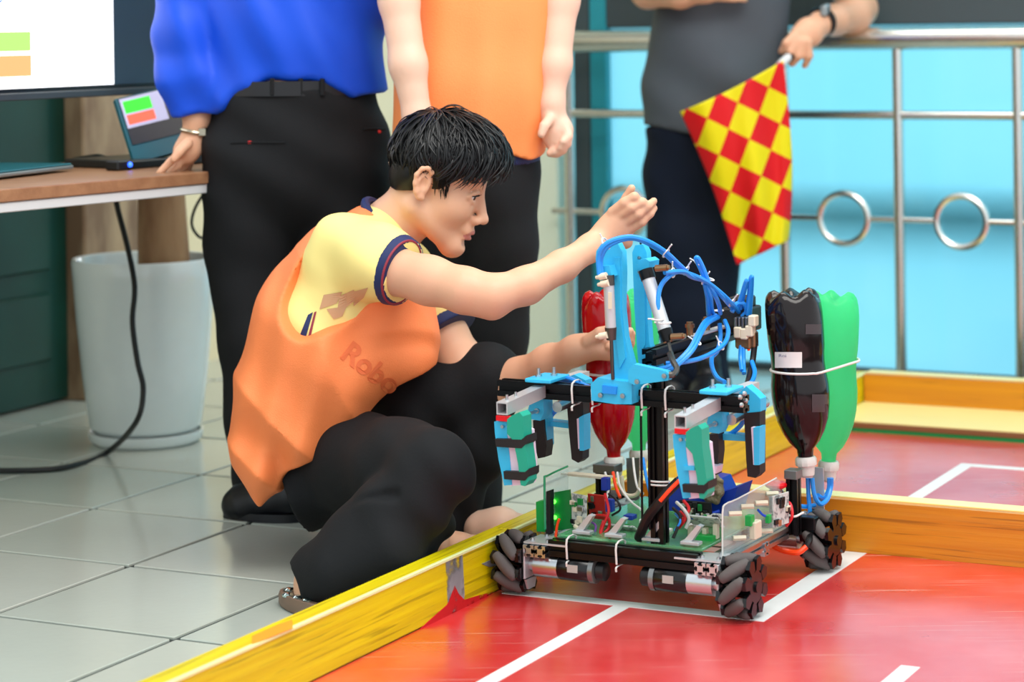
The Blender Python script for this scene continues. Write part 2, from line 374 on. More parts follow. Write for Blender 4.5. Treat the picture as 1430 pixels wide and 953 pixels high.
def speckle(name, sc):
    nt = MATS[name].node_tree; N = nt.nodes; L = nt.links; tc = N.new('ShaderNodeTexCoord'); nz = N.new('ShaderNodeTexNoise'); nz.inputs['Scale'].default_value = sc; nz.inputs['Detail'].default_value = 6; L.new(tc.outputs['Object'], nz.inputs['Vector']); mr = N.new('ShaderNodeMapRange'); mr.inputs[1].default_value = .36; mr.inputs[2].default_value = .5; L.new(nz.outputs[0], mr.inputs[0]); L.new(mr.outputs[0], N['Principled BSDF'].inputs['Alpha'])
speckle('red_spray', 26); speckle('grey_patch', 22)
mat('dark_gap', (40, 38, 36), .9)
def board(name, p0, p1, w, hgt, m, edge, label, topm=None):
    """long board from p0 to p1 (inner face line), thickness w to the left of travel"""
    p0, p1 = np.asarray(p0, float), np.asarray(p1, float); d = nrm(p1 - p0); nl = np.array([-d[1], d[0], 0]); L = np.linalg.norm(p1 - p0); c = (p0 + p1) / 2 + nl * w / 2
    ang = math.atan2(d[1], d[0]); e = empty(name, c, ang, label, 'board')
    mb = MB(); mb.box((0, 0, .004 + (hgt - .004) / 2), (L, w, hgt - .004), None, .003); pl = mb.build('plank', m, e, local=True)
    if edge: mb = MB(); mb.box((0, -w / 2 + .001, hgt - .0025), (L, .006, .0062), None, .0012); mb.build('edge_strip', 'edge_strip', e, local=True)
    return e
# yellow side board: two lengths meeting at the grey patch
lb = board('border_board', AB(-2.2, 0), AB(.04, 0), .042, .1, 'yellow_board', True, 'near yellow painted border board beside the crouching person')
lb2 = board('border_board', AB(.0405, 0), AB(2.065, 0), .042, .1, 'yellow_board', True, 'far yellow border board running behind the robot')
mb_ = board('border_board', AB(.512, 2.4), AB(.512, .003), -.044, .1, 'orange_board', False, 'orange cross board right behind the robot wheels')
bb = board('border_board', AB(2.021, 2.4), AB(2.021, .003), -.044, .1, 'orange_board', False, 'far orange cross board below the steel railing')
mat('board_top', (235, 226, 150), .3, var=.05, scale=12)
for e_ in (mb_, bb):
    mb = MB(); mb.box((0, -.022, .1005), (2.4, .043, .003), None, .001); mb.build('top_strip', 'board_top', e_, local=True)
# spray and repair patches on the near board's inner face: thin paint films
def film(name, pts, m, parent, th=.0012):
    """outline [(a, z)] on the inner face b=0"""
    mb = MB(); mb.prism([(a, z) for a, z in pts], AB(0, .0006), AV, ZV, th); return mb.build(name, m, parent, smooth=False)
a_at = lambda px, py: None
def on_face(px, py):
    d = ray(px, py); o = np.array([0, 0, CAMH]) - ORG; t = -(o @ BV) / (d @ BV); q = o + d * t; return q @ AV, q[2]
film('repair_patch', [on_face(*q) for q in ((622, 784), (645, 775), (648, 830), (646, 848), (626, 858))], 'grey_patch', lb)
film('red_spray', [on_face(*q) for q in ((634, 818), (640, 830), (648, 838), (668, 832), (690, 826), (697, 829), (600, 876), (585, 880), (600, 866), (624, 845))], 'red_spray', lb, .0016)
film('repair_patch', [on_face(*q) for q in ((716, 748), (732, 742), (752, 738), (770, 745), (768, 790), (735, 775), (716, 782), (700, 790), (682, 792), (672, 788), (690, 780), (700, 768))], 'grey_patch', lb2)
mat('orange_mark', (236, 150, 30), .4)
mb = MB(); q = [G(x, y, .1005) for x, y in ((352, 889), (388, 873), (408, 866), (409, 878), (352, 901))]; mb.prism([(a[0], a[1]) for a in q], (0, 0, .1006), (1, 0, 0), (0, 1, 0), .0008); mb.build('top_mark', 'orange_mark', lb, smooth=False)  # orange patch on the near board's top face
# far low platform: cream top, brown edge, green skirt
mat('platform_top', (238, 226, 150), .35, var=.05, scale=8); mat('platform_edge', (120, 84, 50), .5); mat('green_felt', (10, 128, 62), .7, bump=.2)
pe = empty('low_platform', AB(1.88, .9), 0, 'low cream platform with brown edge and green skirt at far end', 'platform')
ab_slab('skirt', 1.737, 2.02, .003, 2.4, .004, .014, 'green_felt', pe); ab_slab('edge_board', 1.735, 2.02, .003, 2.4, .014, .027, 'platform_edge', pe, .001); ab_slab('deck', 1.737, 2.02, .003, 2.4, .027, .03, 'platform_top', pe)
# ---- window wall behind the railing (plane a = AW)
AW = 2.62
mat('frame_grey', (62, 72, 76), .45, var=.05); mat('frame_teal', (40, 150, 165), .4, var=.05)
mat('pillar_paint', (228, 238, 218), .6, var=.04, scale=6); mat('wall_cream', (214, 204, 168), .65, var=.06, scale=5, bump=.1)
def pane_mat():
    m = bpy.data.materials.new('cyan_film'); m.use_nodes = True; nt = m.node_tree; N = nt.nodes; L = nt.links; N.remove(N['Principled BSDF']); out = N['Material Output']
    tc = N.new('ShaderNodeTexCoord'); nz = N.new('ShaderNodeTexNoise'); nz.inputs['Scale'].default_value = 1.3; nz.inputs['Detail'].default_value = 2; L.new(tc.outputs['Object'], nz.inputs['Vector'])
    mx = N.new('ShaderNodeMix'); mx.data_type = 'RGBA'; mx.inputs[6].default_value = lin((120, 208, 234)); mx.inputs[7].default_value = lin((146, 220, 240)); L.new(nz.outputs[0], mx.inputs[0])
    tr = N.new('ShaderNodeBsdfTranslucent'); L.new(mx.outputs[2], tr.inputs[0]); tp = N.new('ShaderNodeBsdfTransparent'); L.new(mx.outputs[2], tp.inputs[0])
    gl = N.new('ShaderNodeBsdfGlossy'); gl.inputs['Roughness'].default_value = .1
    s1 = N.new('ShaderNodeMixShader'); s1.inputs[0].default_value = .0; L.new(tr.outputs[0], s1.inputs[1]); L.new(tp.outputs[0], s1.inputs[2])
    s2 = N.new('ShaderNodeMixShader'); s2.inputs[0].default_value = .05; L.new(s1.outputs[0], s2.inputs[1]); L.new(gl.outputs[0], s2.inputs[2]); L.new(s2.outputs[0], out.inputs[0])
    MATS['cyan_film'] = m
pane_mat()
def wallbox(name, b0, b1, z0, z1, m, parent=None, a0=AW, th=.05, ch=.0):
    mb = MB(); c = AB(a0 + th / 2, (b0 + b1) / 2, (z0 + z1) / 2); mb.box(c, (b1 - b0, th, z1 - z0), (BV, AV, ZV), ch); return mb.build(name, m, parent)
def b_at(px, a): # arena b of a pixel column on plane a
    d = ray(px, 150); o = np.array([0, 0, CAMH]) - ORG; t = (a - o @ AV) / (d @ AV); return (o + d * t) @ BV
def z_at(px, py, a):
    d = ray(px, py); o = np.array([0, 0, CAMH]) - ORG; t = (a - o @ AV) / (d @ AV); return (o + d * t)[2]
bl = b_at(800, AW)
zt = z_at(1100, 36, AW)
def pane(name, b0, b1, z0, z1): return link_mesh(name, [AB(AW + .03, b, z) for b, z in ((b0, z0), (b1, z0), (b1, z1), (b0, z1))], [[0, 1, 2, 3]], 'cyan_film', None, smooth=False)
win = pane('window_1', bl + .11, bl + 3.0, .02, zt); tag(win, kind='structure', label='tall window glazed with bright cyan film behind the railing')
for b0, b1, z0, z1, m in ((bl - .02, bl + .055, 0, 2.6, 'frame_grey'), (bl + .056, bl + .11, 0, 2.6, 'frame_teal'), (bl + .11, bl + 3.0, zt, zt + .2, 'frame_grey'), (bl + .11, bl + 3.0, 0, .02, 'frame_grey')):
    wallbox('window_frame', b0, b1, z0, z1, m, win, th=.06, ch=.004)
wallbox('shade_bar', bl + .11, bl + 3.0, .43, .53, 'frame_teal', win, a0=AW + .16, th=.06, ch=.01)  # bar added behind the film, its shade gives a soft darker band
win2 = pane('window_2', bl + .11, bl + 3.0, zt + .2, 2.6); tag(win2, kind='structure', label='upper cyan window above the dark transom')
# pale pillar left of the window
pil = wallbox('wall_pillar', b_at(640, AW - .1), b_at(798, AW + .0), 0, 2.6, 'pillar_paint', a0=AW - .1, th=.1, ch=.004); tag(pil, kind='structure')
# ---- left wall with green door (plane b = BW)
BW = -2.03
def wl(name, a0, a1, z0, z1, m, parent=None, th=.05, b0=BW, ch=.0):
    mb = MB(); c = AB((a0 + a1) / 2, b0 - th / 2, (z0 + z1) / 2); mb.box(c, (th, a1 - a0, z1 - z0), (BV, AV, ZV), ch); return mb.build(name, m, parent)
def a_on(px, b=BW):
    d = ray(px, 300); o = np.array([0, 0, CAMH]) - ORG; t = (b - o @ BV) / (d @ BV); return (o + d * t) @ AV
mat('door_green', (4, 48, 38), .35, col2=(8, 58, 48), scale=4, bump=.1); mat('old_wood', (120, 92, 66), .6, col2=(176, 152, 118), scale=7, stretch=(1, 1, .35), thr=(.4, .62), bump=.4)
wall = wl('wall_left', -2, 4.0, 0, 2.6, 'wall_cream', b0=BW - .06, th=.1); tag(wall, kind='structure')
ad = a_on(92); door = wl('door_1', ad - .95, ad, .01, 2.1, 'door_green', th=.045); tag(door, kind='structure', label='dark green panelled door behind the table')
for z0, z1 in ((.12, .3), (.36, 1.0), (1.08, 1.9)):
    for k0, k1 in ((.08, .43), (.52, .87)):
        wl('door_panel', ad - .95 + k0, ad - .95 + k1, z0, z1, 'door_green', door, th=.012, b0=BW + .012, ch=.008)
jb = wl('trim_1', ad + .002, a_on(170), 0, 2.3, 'old_wood', th=.12, b0=BW + .06, ch=.006); tag(jb, kind='structure', label='weathered wooden door post')
mat('ceiling_paint', (226, 230, 224), .8, var=.02)
ceil = quad_floor('shade_ceiling', [(-6, 4.7), (6, 4.7), (6, 12), (-6, 12)], 2.85, 'ceiling_paint', .1); tag(ceil, kind='structure')  # unseen rear ceiling slab, added to darken the back of the room
# ---- steel railing (plane a = AR)
AR = 2.46
mat('steel', (214, 214, 208), .25, 1.0, var=.05)
re_ = empty('railing', AB(AR, 1.0), 0, 'polished steel railing with rings in front of cyan window', 'railing')
def rp(px, py): b = b_at(px, AR); return AB(AR, b, z_at(px, py, AR))
zt1, zt2, zt3 = [z_at(1250, y, AR) for y in (54, 161, 307)]
bl0, bl1 = b_at(770, AR), b_at(1700, AR)
mb = MB(); mb.cyl(AB(AR, bl0, zt1), AB(AR, bl1, zt1), .032, n=20); mb.build('handrail', 'steel', re_)
mb = MB(); mb.cyl(AB(AR, bl0, zt2), AB(AR, bl1, zt2), .0125, n=12); mb.build('rail', 'steel', re_)
pb = [b_at(1254, AR)]; sp = b_at(1421.5, AR) - pb[0]; posts = [pb[0] + sp * k for k in range(-3, 3)]
for b in posts:
    mb = MB(); mb.cyl(AB(AR, b, 0), AB(AR, b, zt1), .0155, n=12); mb.cyl(AB(AR, b, 0), AB(AR, b, .012), .03, n=14); mb.build('post', 'steel', re_)
ringR = .0685
prev = bl0
for k in range(-4, 3):
    bc = b_at(1177, AR) + sp * k
    if bc < bl0 + ringR or bc > bl1: continue
    mb = MB(); mb.torus(AB(AR, bc, zt3), AV, ringR, .0112, 32, 8); mb.build('ring', 'steel', re_)
    mb = MB(); mb.cyl(AB(AR, prev, zt3), AB(AR, bc - ringR, zt3), .0092, n=10); mb.build('rail', 'steel', re_); prev = bc + ringR
mb = MB(); mb.cyl(AB(AR, prev, zt3), AB(AR, bl1, zt3), .0092, n=10); mb.build('rail', 'steel', re_)

# ================================================================== TABLE CORNER
mat('table_wood', (166, 122, 88), .4, col2=(144, 102, 72), scale=3, stretch=(1, 14, 14), bump=.1); mat('white_metal', (208, 212, 214), .4, var=.03)
mat('black_plastic', (18, 20, 22), .4, var=.1); mat('dark_grey_plastic', (60, 66, 70), .4); mat('silver_plastic', (150, 158, 160), .3, .6)
tf0 = G(0, 265, .70); tf1 = G(289, 240, .70); td = nrm((tf1 - tf0) * np.array([1, 1, 0])); tn = np.array([-td[1], td[0], 0])
def TT(s, d, z=0.0): return tf0 + td * s + tn * d + ZV * z        # along the front edge, depth behind it, height above the top
TL = np.linalg.norm(tf1 - tf0)
t0, t1 = -.75, TL + .42
te = empty('desk', TT((t0 + t1) / 2, .3, -.7), 0, 'brown wood-top desk with white steel frame under the monitor', 'desk')
mb = MB(); mb.box(TT((t0 + t1) / 2, .27, -.0125), (t1 - t0, .54, .025), (td, tn, ZV), .002); mb.build('desktop', 'table_wood', te)
mb = MB(); mb.box(TT((t0 + t1) / 2, .02, -.035), (t1 - t0 - .02, .03, .02), (td, tn, ZV), .002); mb.build('frame_rail', 'white_metal', te)
mb = MB(); mb.box(TT((t0 + t1) / 2, .5, -.035), (t1 - t0 - .02, .03, .02), (td, tn, ZV), .002); mb.build('frame_rail', 'white_metal', te)
for s in (t0 + .06, t1 - .06):
    mb = MB(); mb.box(TT(s, .1, -.365), (.035, .05, .64), (td, tn, ZV), .003); mb.box(TT(s, .1, -.685), (.04, .12, .03), (td, tn, ZV), .003); mb.build('leg', 'white_metal', te)
# monitor
mat('screen_white', (250, 250, 250), .3, emit=(255, 255, 255), estr=1.15, var=0); mat('screen_off', (52, 66, 80), .25, var=.1, scale=3)
mat('scr_green', (40, 60, 20), .3, emit=(196, 244, 130), estr=.95, var=0); mat('scr_orange', (60, 40, 20), .3, emit=(252, 196, 128), estr=.95, var=0); mat('scr_text', (30, 90, 190), .3, emit=(30, 90, 190), estr=.6, var=0); mat('scr_faint', (214, 226, 236), .3, emit=(222, 232, 240), estr=.9, var=0)
mR = P(226, 131, 5.3); mL = P(0, 141, 4.86); md = nrm((mR - mL) * np.array([1, 1, 0])); mn = np.array([-md[1], md[0], 0]); mz0 = (mR[2] + mL[2]) / 2
def MT(s, z, d=0.0): return np.array([mR[0], mR[1], mz0]) - md * s + ZV * z + mn * d       # s leftwards from the right edge
mw, mh = 1.05, .62
me_ = empty('monitor', [*(MT(mw / 2, 0, .1)[:2]), .7], 0, 'large monitor showing a white page with green and orange bars', 'monitor')
mb = MB(); mb.box(MT(mw / 2, mh / 2, .02), (mw, .035, mh), (md, mn, ZV), .004); mb.build('housing', 'black_plastic', me_)
mb = MB(); mb.box(MT(mw / 2, .008, .0), (mw, .014, .016), (md, mn, ZV), .002); mb.build('bezel', 'dark_grey_plastic', me_)
def scr(px, py):   # position on the screen plane: (s, z)
    o = np.array([0, 0, CAMH]); d = ray(px, py); q0 = MT(0, 0, .0); t = ((q0 - o) @ mn) / (d @ mn); q = o + d * t - q0; return -(q @ md), q[2]
s_ = scr(158, 60)[0]
mb = MB(); mb.box(MT(s_ / 2 + .002, mh / 2 + .01, .001), (s_ - .004, .004, mh - .03), (md, mn, ZV)); mb.build('screen_margin', 'screen_off', me_)
mb = MB(); mb.box(MT((s_ + mw - .01) / 2, mh / 2 + .01, .001), (mw - .01 - s_, .004, mh - .03), (md, mn, ZV)); sc_ = mb.build('screen', 'screen_white', me_)
def sbar(x0, y0, x1, y1, m):
    a, b = scr(x0, y0), scr(x1, y1); mb = MB(); mb.box(MT((a[0] + b[0]) / 2, (a[1] + b[1]) / 2, -.0015), (abs(a[0] - b[0]), .001, abs(a[1] - b[1])), (md, mn, ZV)); return mb.build('screen_bar', m, sc_)
sbar(-150, 47, 42, 71, 'scr_green'); sbar(-150, 82, 43, 106, 'scr_orange')
for x0, y0, x1, y1 in ((-20, 30, 26, 36), (68, 61, 94, 65), (127, 60, 140, 64), (74, 89, 84, 92), (128, 88, 138, 91)): sbar(x0, y0, x1, y1, 'scr_faint')
for off in (-.9,):
    mb = MB(); mb.box([*(MT(-off, 0, .16)[:2]), .7085], (.3, .2, .015), (md, mn, ZV), .003); mb.box([*(MT(-off, 0, .06)[:2]), .77], (.06, .02, .13), (md, mn, ZV)); mb.box([*(MT(-off, 0, .1)[:2]), .725], (.06, .1, .02), (md, mn, ZV)); mb.build('stand', 'black_plastic', me_)
def text_mesh(body, size, bold=0.0):
    c = bpy.data.curves.new('txt', 'FONT'); c.body = body; c.size = size; c.align_x = 'LEFT'; c.offset = bold; o = bpy.data.objects.new('txt', c); COL.objects.link(o)
    bpy.context.view_layer.update(); m = o.evaluated_get(bpy.context.evaluated_depsgraph_get()).to_mesh()
    V = [np.array(v.co) for v in m.vertices]; Fs = [list(p.vertices) for p in m.polygons]; bpy.data.objects.remove(o, do_unlink=True); return V, Fs
tv, tf_ = text_mesh('p', .05); a_ = scr(-8, 4)
link_mesh('screen_text', [MT(a_[0], a_[1], -.0018) + md * v[0] + ZV * v[1] for v in tv], tf_, 'scr_text', sc_, smooth=False)
# laptop behind the hand, screen open
mat('laptop_teal', (16, 96, 108), .35); mat('lap_screen', (176, 172, 196), .3, emit=(176, 172, 196), estr=.55, var=0); mat('lap_dark', (46, 44, 46), .3, var=.1)
mat('lap_green', (40, 210, 30), .3, emit=(40, 214, 30), estr=.8, var=0); mat('lap_red', (250, 90, 60), .3, emit=(250, 88, 60), estr=.8, var=0); mat('led_blue', (40, 90, 255), .3, emit=(40, 90, 255), estr=3, var=0); mat('led_green', (80, 255, 60), .3, emit=(80, 255, 60), estr=4, var=0)
def plane_pts(pxs, Y, dY=0): return [P(x, y, Y) for x, y in pxs]
lp = empty('laptop', G(245, 232, .70), 0, 'open dark laptop with green and red boxes on its screen', 'laptop')
la, lb_, lc = P(161, 140, 5.12), P(188, 227, 5.05), P(300, 198, 5.18)   # lid: top-left, bottom-left, bottom-right
lu = la - lb_; lr = lc - lb_; ln = nrm(np.cross(lr, lu))
def LP(u, v, d=0): return lb_ + lr * u + lu * v + ln * d
def lquad(name, u0, v0, u1, v1, d, m, par, th=.002):
    V = [LP(u, v, d + t) for t in (0, th) for u, v in ((u0, v0), (u1, v0), (u1, v1), (u0, v1))]
    return link_mesh(name, V, [[3, 2, 1, 0], [4, 5, 6, 7], [0, 1, 5, 4], [1, 2, 6, 5], [2, 3, 7, 6], [3, 0, 4, 7]], m, par, smooth=False)
lid = lquad('lid', 0, 0, 1.0, 1.02, -.012, 'laptop_teal', lp, .011)
lquad('screen', .035, .26, .9, 1.0, 0, 'lap_dark', lp, .0008); ls = lquad('screen_window', .04, .52, .55, .99, .001, 'lap_screen', lp, .0006)
lquad('screen_box', .07, .75, .4, .94, .0018, 'lap_green', ls, .0005); lquad('screen_box', .07, .57, .4, .72, .0018, 'lap_red', ls, .0005)
mb = MB(); q = (G(170, 233, .70) + G(300, 232, .70)) / 2; mb.box(q + ZV * .009 + tn * .10 + td * .03, (.29, .2, .018), (td, tn, ZV), .003); mb.build('base', 'black_plastic', lp)
# closed thin laptop at the left
lq = empty('laptop', G(60, 246, .70), 0, 'thin grey laptop lying at the left edge of the desk', 'laptop')
c1 = G(103, 236, .705); c0 = G(-30, 252, .705); dd = nrm(c1 - c0); dn = np.array([-dd[1], dd[0], 0])
mb = MB(); mb.box((c0 + c1) / 2 + dn * .12 + ZV * .004 - dd * .08, (np.linalg.norm(c1 - c0) + .16, .24, .008), (dd, dn, ZV), .002); mb.build('base', 'silver_plastic', lq)
mb = MB(); mb.box((c0 + c1) / 2 + dn * .12 + ZV * .0105 - dd * .08, (np.linalg.norm(c1 - c0) + .155, .235, .004), (dd, dn, ZV), .002); mb.build('keyboard_deck', 'laptop_teal', lq)
mat('cable_black', (22, 26, 26), .5)
ch = empty('power_adapter', G(166, 235, .70), 0, 'black power adapter with a blue light beside the open laptop', 'adapter')
mb = MB(); q = G(166, 238, .70); mb.box(q + ZV * .011, (.045, .04, .022), (td, tn, ZV), .004); mb.build('housing', 'black_plastic', ch)
mb = MB(); mb.tube([G(102, 224, .705), G(125, 220, .712), G(140, 219, .715), G(156, 226, .71), q + ZV * .01], .006); mb.build('cord', 'cable_black', ch)
mb = MB(); mb.sphere(q + ZV * .012 - tn * .021 + td * .012, .006, 8); mb.build('indicator_light', 'led_blue', ch)
cbl = MB(); cbl.tube([P(160, 262, 5.36), P(164, 290, 5.36), P(178, 345, 5.33), P(188, 400, 5.3), P(185, 450, 5.28), P(192, 505, 5.26), P(200, 545, 5.25), P(190, 590, 5.24), G(150, 632, .008), G(100, 651, .008), G(50, 657, .008), G(-40, 658, .008)], .0065, sm=8)
tag(cbl.build('power_cable', 'cable_black'), 'dark cable hanging from the desk and trailing over the tiles', 'cable')
cb2 = MB(); cb2.tube([P(286, 268, 5.45), P(272, 292, 5.45), P(268, 315, 5.45), P(280, 332, 5.45), P(295, 326, 5.45), P(288, 310, 5.45)], .0035, sm=6); tag(cb2.build('wire_loop', 'cable_black'), 'thin dark wire loop hanging beneath the desk beside the planter', 'cable')
# planter
mat('glaze_white', (220, 230, 230), .15, var=.03, coat=.4); mat('soil', (92, 66, 46), .9, bump=.6); mat('trunk', (120, 84, 56), .8, col2=(166, 134, 98), scale=9, stretch=(1, 1, .25), bump=.6)
pc = G(205, 600); pc = np.array([pc[0], pc[1], 0]); pc = G(204, 617)
pe = empty('planter', pc, 0, 'tall white glazed planter on a saucer under the desk', 'planter')
mb = MB(); mb.lathe([(.09, .03), (.125, .03), (.135, .045), (.150, .16), (.163, .30), (.170, .40), (.173, .438), (.170, .446), (.162, .444), (.158, .43), (.155, .40), (.0, .40)], pc, n=48); mb.build('pot', 'glaze_white', pe, angle=60)
mb = MB(); mb.lathe([(.0, .0), (.125, .0), (.137, .012), (.139, .03), (.133, .03), (.128, .018), (.0, .018)], pc, n=48); mb.build('saucer', 'glaze_white', pe, angle=60)
mb = MB(); mb.lathe([(.156, .395), (.1, .402), (.0, .405)], pc, n=32, cap=False); mb.build('soil', 'soil', pe)
mb = MB(); mb.lathe([(.062, .38), (.058, .5), (.054, .62), (.056, .75), (.05, .78), (0, .785)], pc + np.array([.045, .02, 0]), n=20, mod=lambda r, h, a: (r * (1 + .06 * math.sin(3 * a + h * 9) + .03 * math.sin(9 * a)), h)); mb.build('trunk', 'trunk', pe)
# ================================================================== PEOPLE
mat('skin', (220, 170, 138), .48, var=.05, scale=25, sss=.12, bump=.05, bscale=300); mat('skin_pale', (232, 192, 168), .5, var=.05, scale=25, sss=.12)
mat('lip', (196, 122, 112), .4, var=.05); mat('hair', (10, 10, 12), .36, var=.3, scale=60, spec=.45); mat('eye_white', (225, 222, 218), .15); mat('iris', (26, 18, 14), .1)
mat('vest_orange', (255, 138, 78), .6, var=.05, scale=14, bump=.25, bscale=420); mat('vest_orange_b', (255, 150, 84), .6, var=.05, scale=14, bump=.25, bscale=420)
mat('vest_print', (232, 112, 62), .6); mat('shirt_yellow', (244, 226, 142), .6, var=.04, scale=12); mat('navy', (26, 40, 88), .6, var=.08); mat('maroon', (140, 40, 60), .6); mat('shirt_print', (206, 160, 120), .6)
mat('trouser_black', (17, 19, 22), .8, spec=.35, var=.2, scale=18, bump=.1, bscale=200); mat('trouser_navy', (8, 20, 38), .85, spec=.3, var=.2, scale=14, bump=.1, bscale=200)
mat('shirt_blue', (0, 76, 214), .5, var=.08, scale=10); mat('polo_grey', (72, 80, 88), .75, var=.06, scale=30); mat('leather_black', (24, 24, 28), .35, var=.2, scale=40); mat('shoe_black', (18, 20, 26), .4, var=.2)
mat('sandal', (122, 100, 84), .5, var=.1, scale=20); mat('stud', (190, 214, 214), .15, 1.0); mat('watch_metal', (170, 160, 140), .25, 1.0); mat('red_thread', (220, 40, 40), .6)
def ch_(*pts): return [(P(x, y, Y), r * Y / FPX) for x, y, Y, r in pts]
YV = np.array([0, 1.0, 0])
def head_axes(yaw, pitch):
    """yaw: heading angle in plan from +X (ccw), pitch down"""
    f = np.array([math.cos(pitch) * math.cos(yaw), math.cos(pitch) * math.sin(yaw), -math.sin(pitch)]); l = np.array([-math.sin(yaw), math.cos(yaw), 0]); return f, l, np.cross(f, l)
def head_ops(F, o, ax, detail=True):
    f, l, u = ax; R = np.stack([f, l, u], 1); T = lambda x, y, z: o + f * x + l * y + u * z
    F.ell(T(.012, 0, .046), (.086, .072, .08), R, .01)
    F.ell(T(.052, 0, -.012), (.052, .060, .083), R, .02); F.ell(T(.064, 0, .05), (.037, .058, .05), R, .02)
    for s in (-1, 1):
        F.cone(T(.0, s * .048, -.05), T(.083, s * .012, -.098), .021, .017, .03); F.ell(T(.064, s * .034, -.026), (.034, .025, .03), R, .02)
    F.ell(T(.085, 0, -.1), (.02, .021, .018), R, .02)
    if not detail: return T, R
    F.cone(T(.091, -.03, .029), T(.091, .03, .029), .011, .011, .014)
    for s in (-1, 1): F.ell(T(.109, s * .034, .006), (.015, .021, .0125), R, .014, 's')
    F.cone(T(.099, 0, .018), T(.120, 0, -.03), .0065, .0095, .012); F.ell(T(.1235, 0, -.036), (.0105, .010, .009), R, .008)
    for s in (-1, 1):
        F.ell(T(.112, s * .0125, -.0405), (.011, .0085, .008), R, .006); F.ell(T(.118, s * .006, -.049), (.005, .0035, .003), R, .003, 's')
    F.ell(T(.1, 0, -.062), (.013, .022, .013), R, .015)
    F.cone(T(.103, -.017, -.0665), T(.110, 0, -.0655), .0045, .0062, .005); F.cone(T(.103, .017, -.0665), T(.110, 0, -.0655), .0045, .0062, .005)
    F.cone(T(.101, -.014, -.0775), T(.107, 0, -.0775), .005, .0068, .005); F.cone(T(.101, .014, -.0775), T(.107, 0, -.0775), .005, .0068, .005)
    F.cone(T(.113, -.018, -.0715), T(.113, .018, -.0715), .0022, .0022, .003, None, 's')
    F.ell(T(.108, 0, -.0885), (.008, .016, .005), R, .01, 's')
    for s in (-1, 1):
        # upper and lower eyelids
        F.chain([(T(.0885, s * .049, .002), .003), (T(.0975, s * .041, .0105), .0032), (T(.1005, s * .032, .0125), .0034), (T(.098, s * .02, .006), .003)], .006)
        F.chain([(T(.0885, s * .049, .001), .003), (T(.096, s * .04, -.0055), .003), (T(.0985, s * .03, -.0062), .003), (T(.096, s * .02, .001), .003)], .006)
        # ear
        pts = [(-.002, .072, .014), (.004, .079, .024), (-.004, .085, .031), (-.015, .0865, .026), (-.021, .087, .012), (-.019, .085, -.004), (-.012, .081, -.018), (-.005, .077, -.026), (.001, .073, -.027)]
        F.ell(T(.004, s * .073, -.0), (.015, .007, .027), R, .006); F.chain([(T(x + .01, s * y, z), .0042 if i < 6 else .0055) for i, (x, y, z) in enumerate(pts)], .004)
        F.chain([(T(.0, s * .08, .016), .003), (T(-.004, s * .082, .002), .003), (T(.002, s * .08, -.012), .003)], .004)
        F.ell(T(.007, s * .081, -.001), (.006, .006, .010), R, .005, 's')
    return T, R
def hair_cap(F, o, ax, fringe=True):
    f, l, u = ax; R = np.stack([f, l, u], 1); T = lambda x, y, z: o + f * x + l * y + u * z
    F.ell(T(.014, 0, .05), (.09, .081, .088), R, .01); F.ell(T(-.022, 0, .004), (.05, .064, .064), R, .03)
    if fringe: F.ell(T(.072, 0, .086), (.056, .066, .038), R, .03)
    F.ell(T(.118, 0, -.045), (.098, .13, .098), R, .012, 's')
    for s in (-1, 1): F.ell(T(.008, s * .1, -.012), (.03, .045, .042), R, .01, 's')
    F.plane(T(-.05, 0, -.036), -u * .9 + f * .35); F.plane(T(-.02, 0, -.034), -u)
    return T
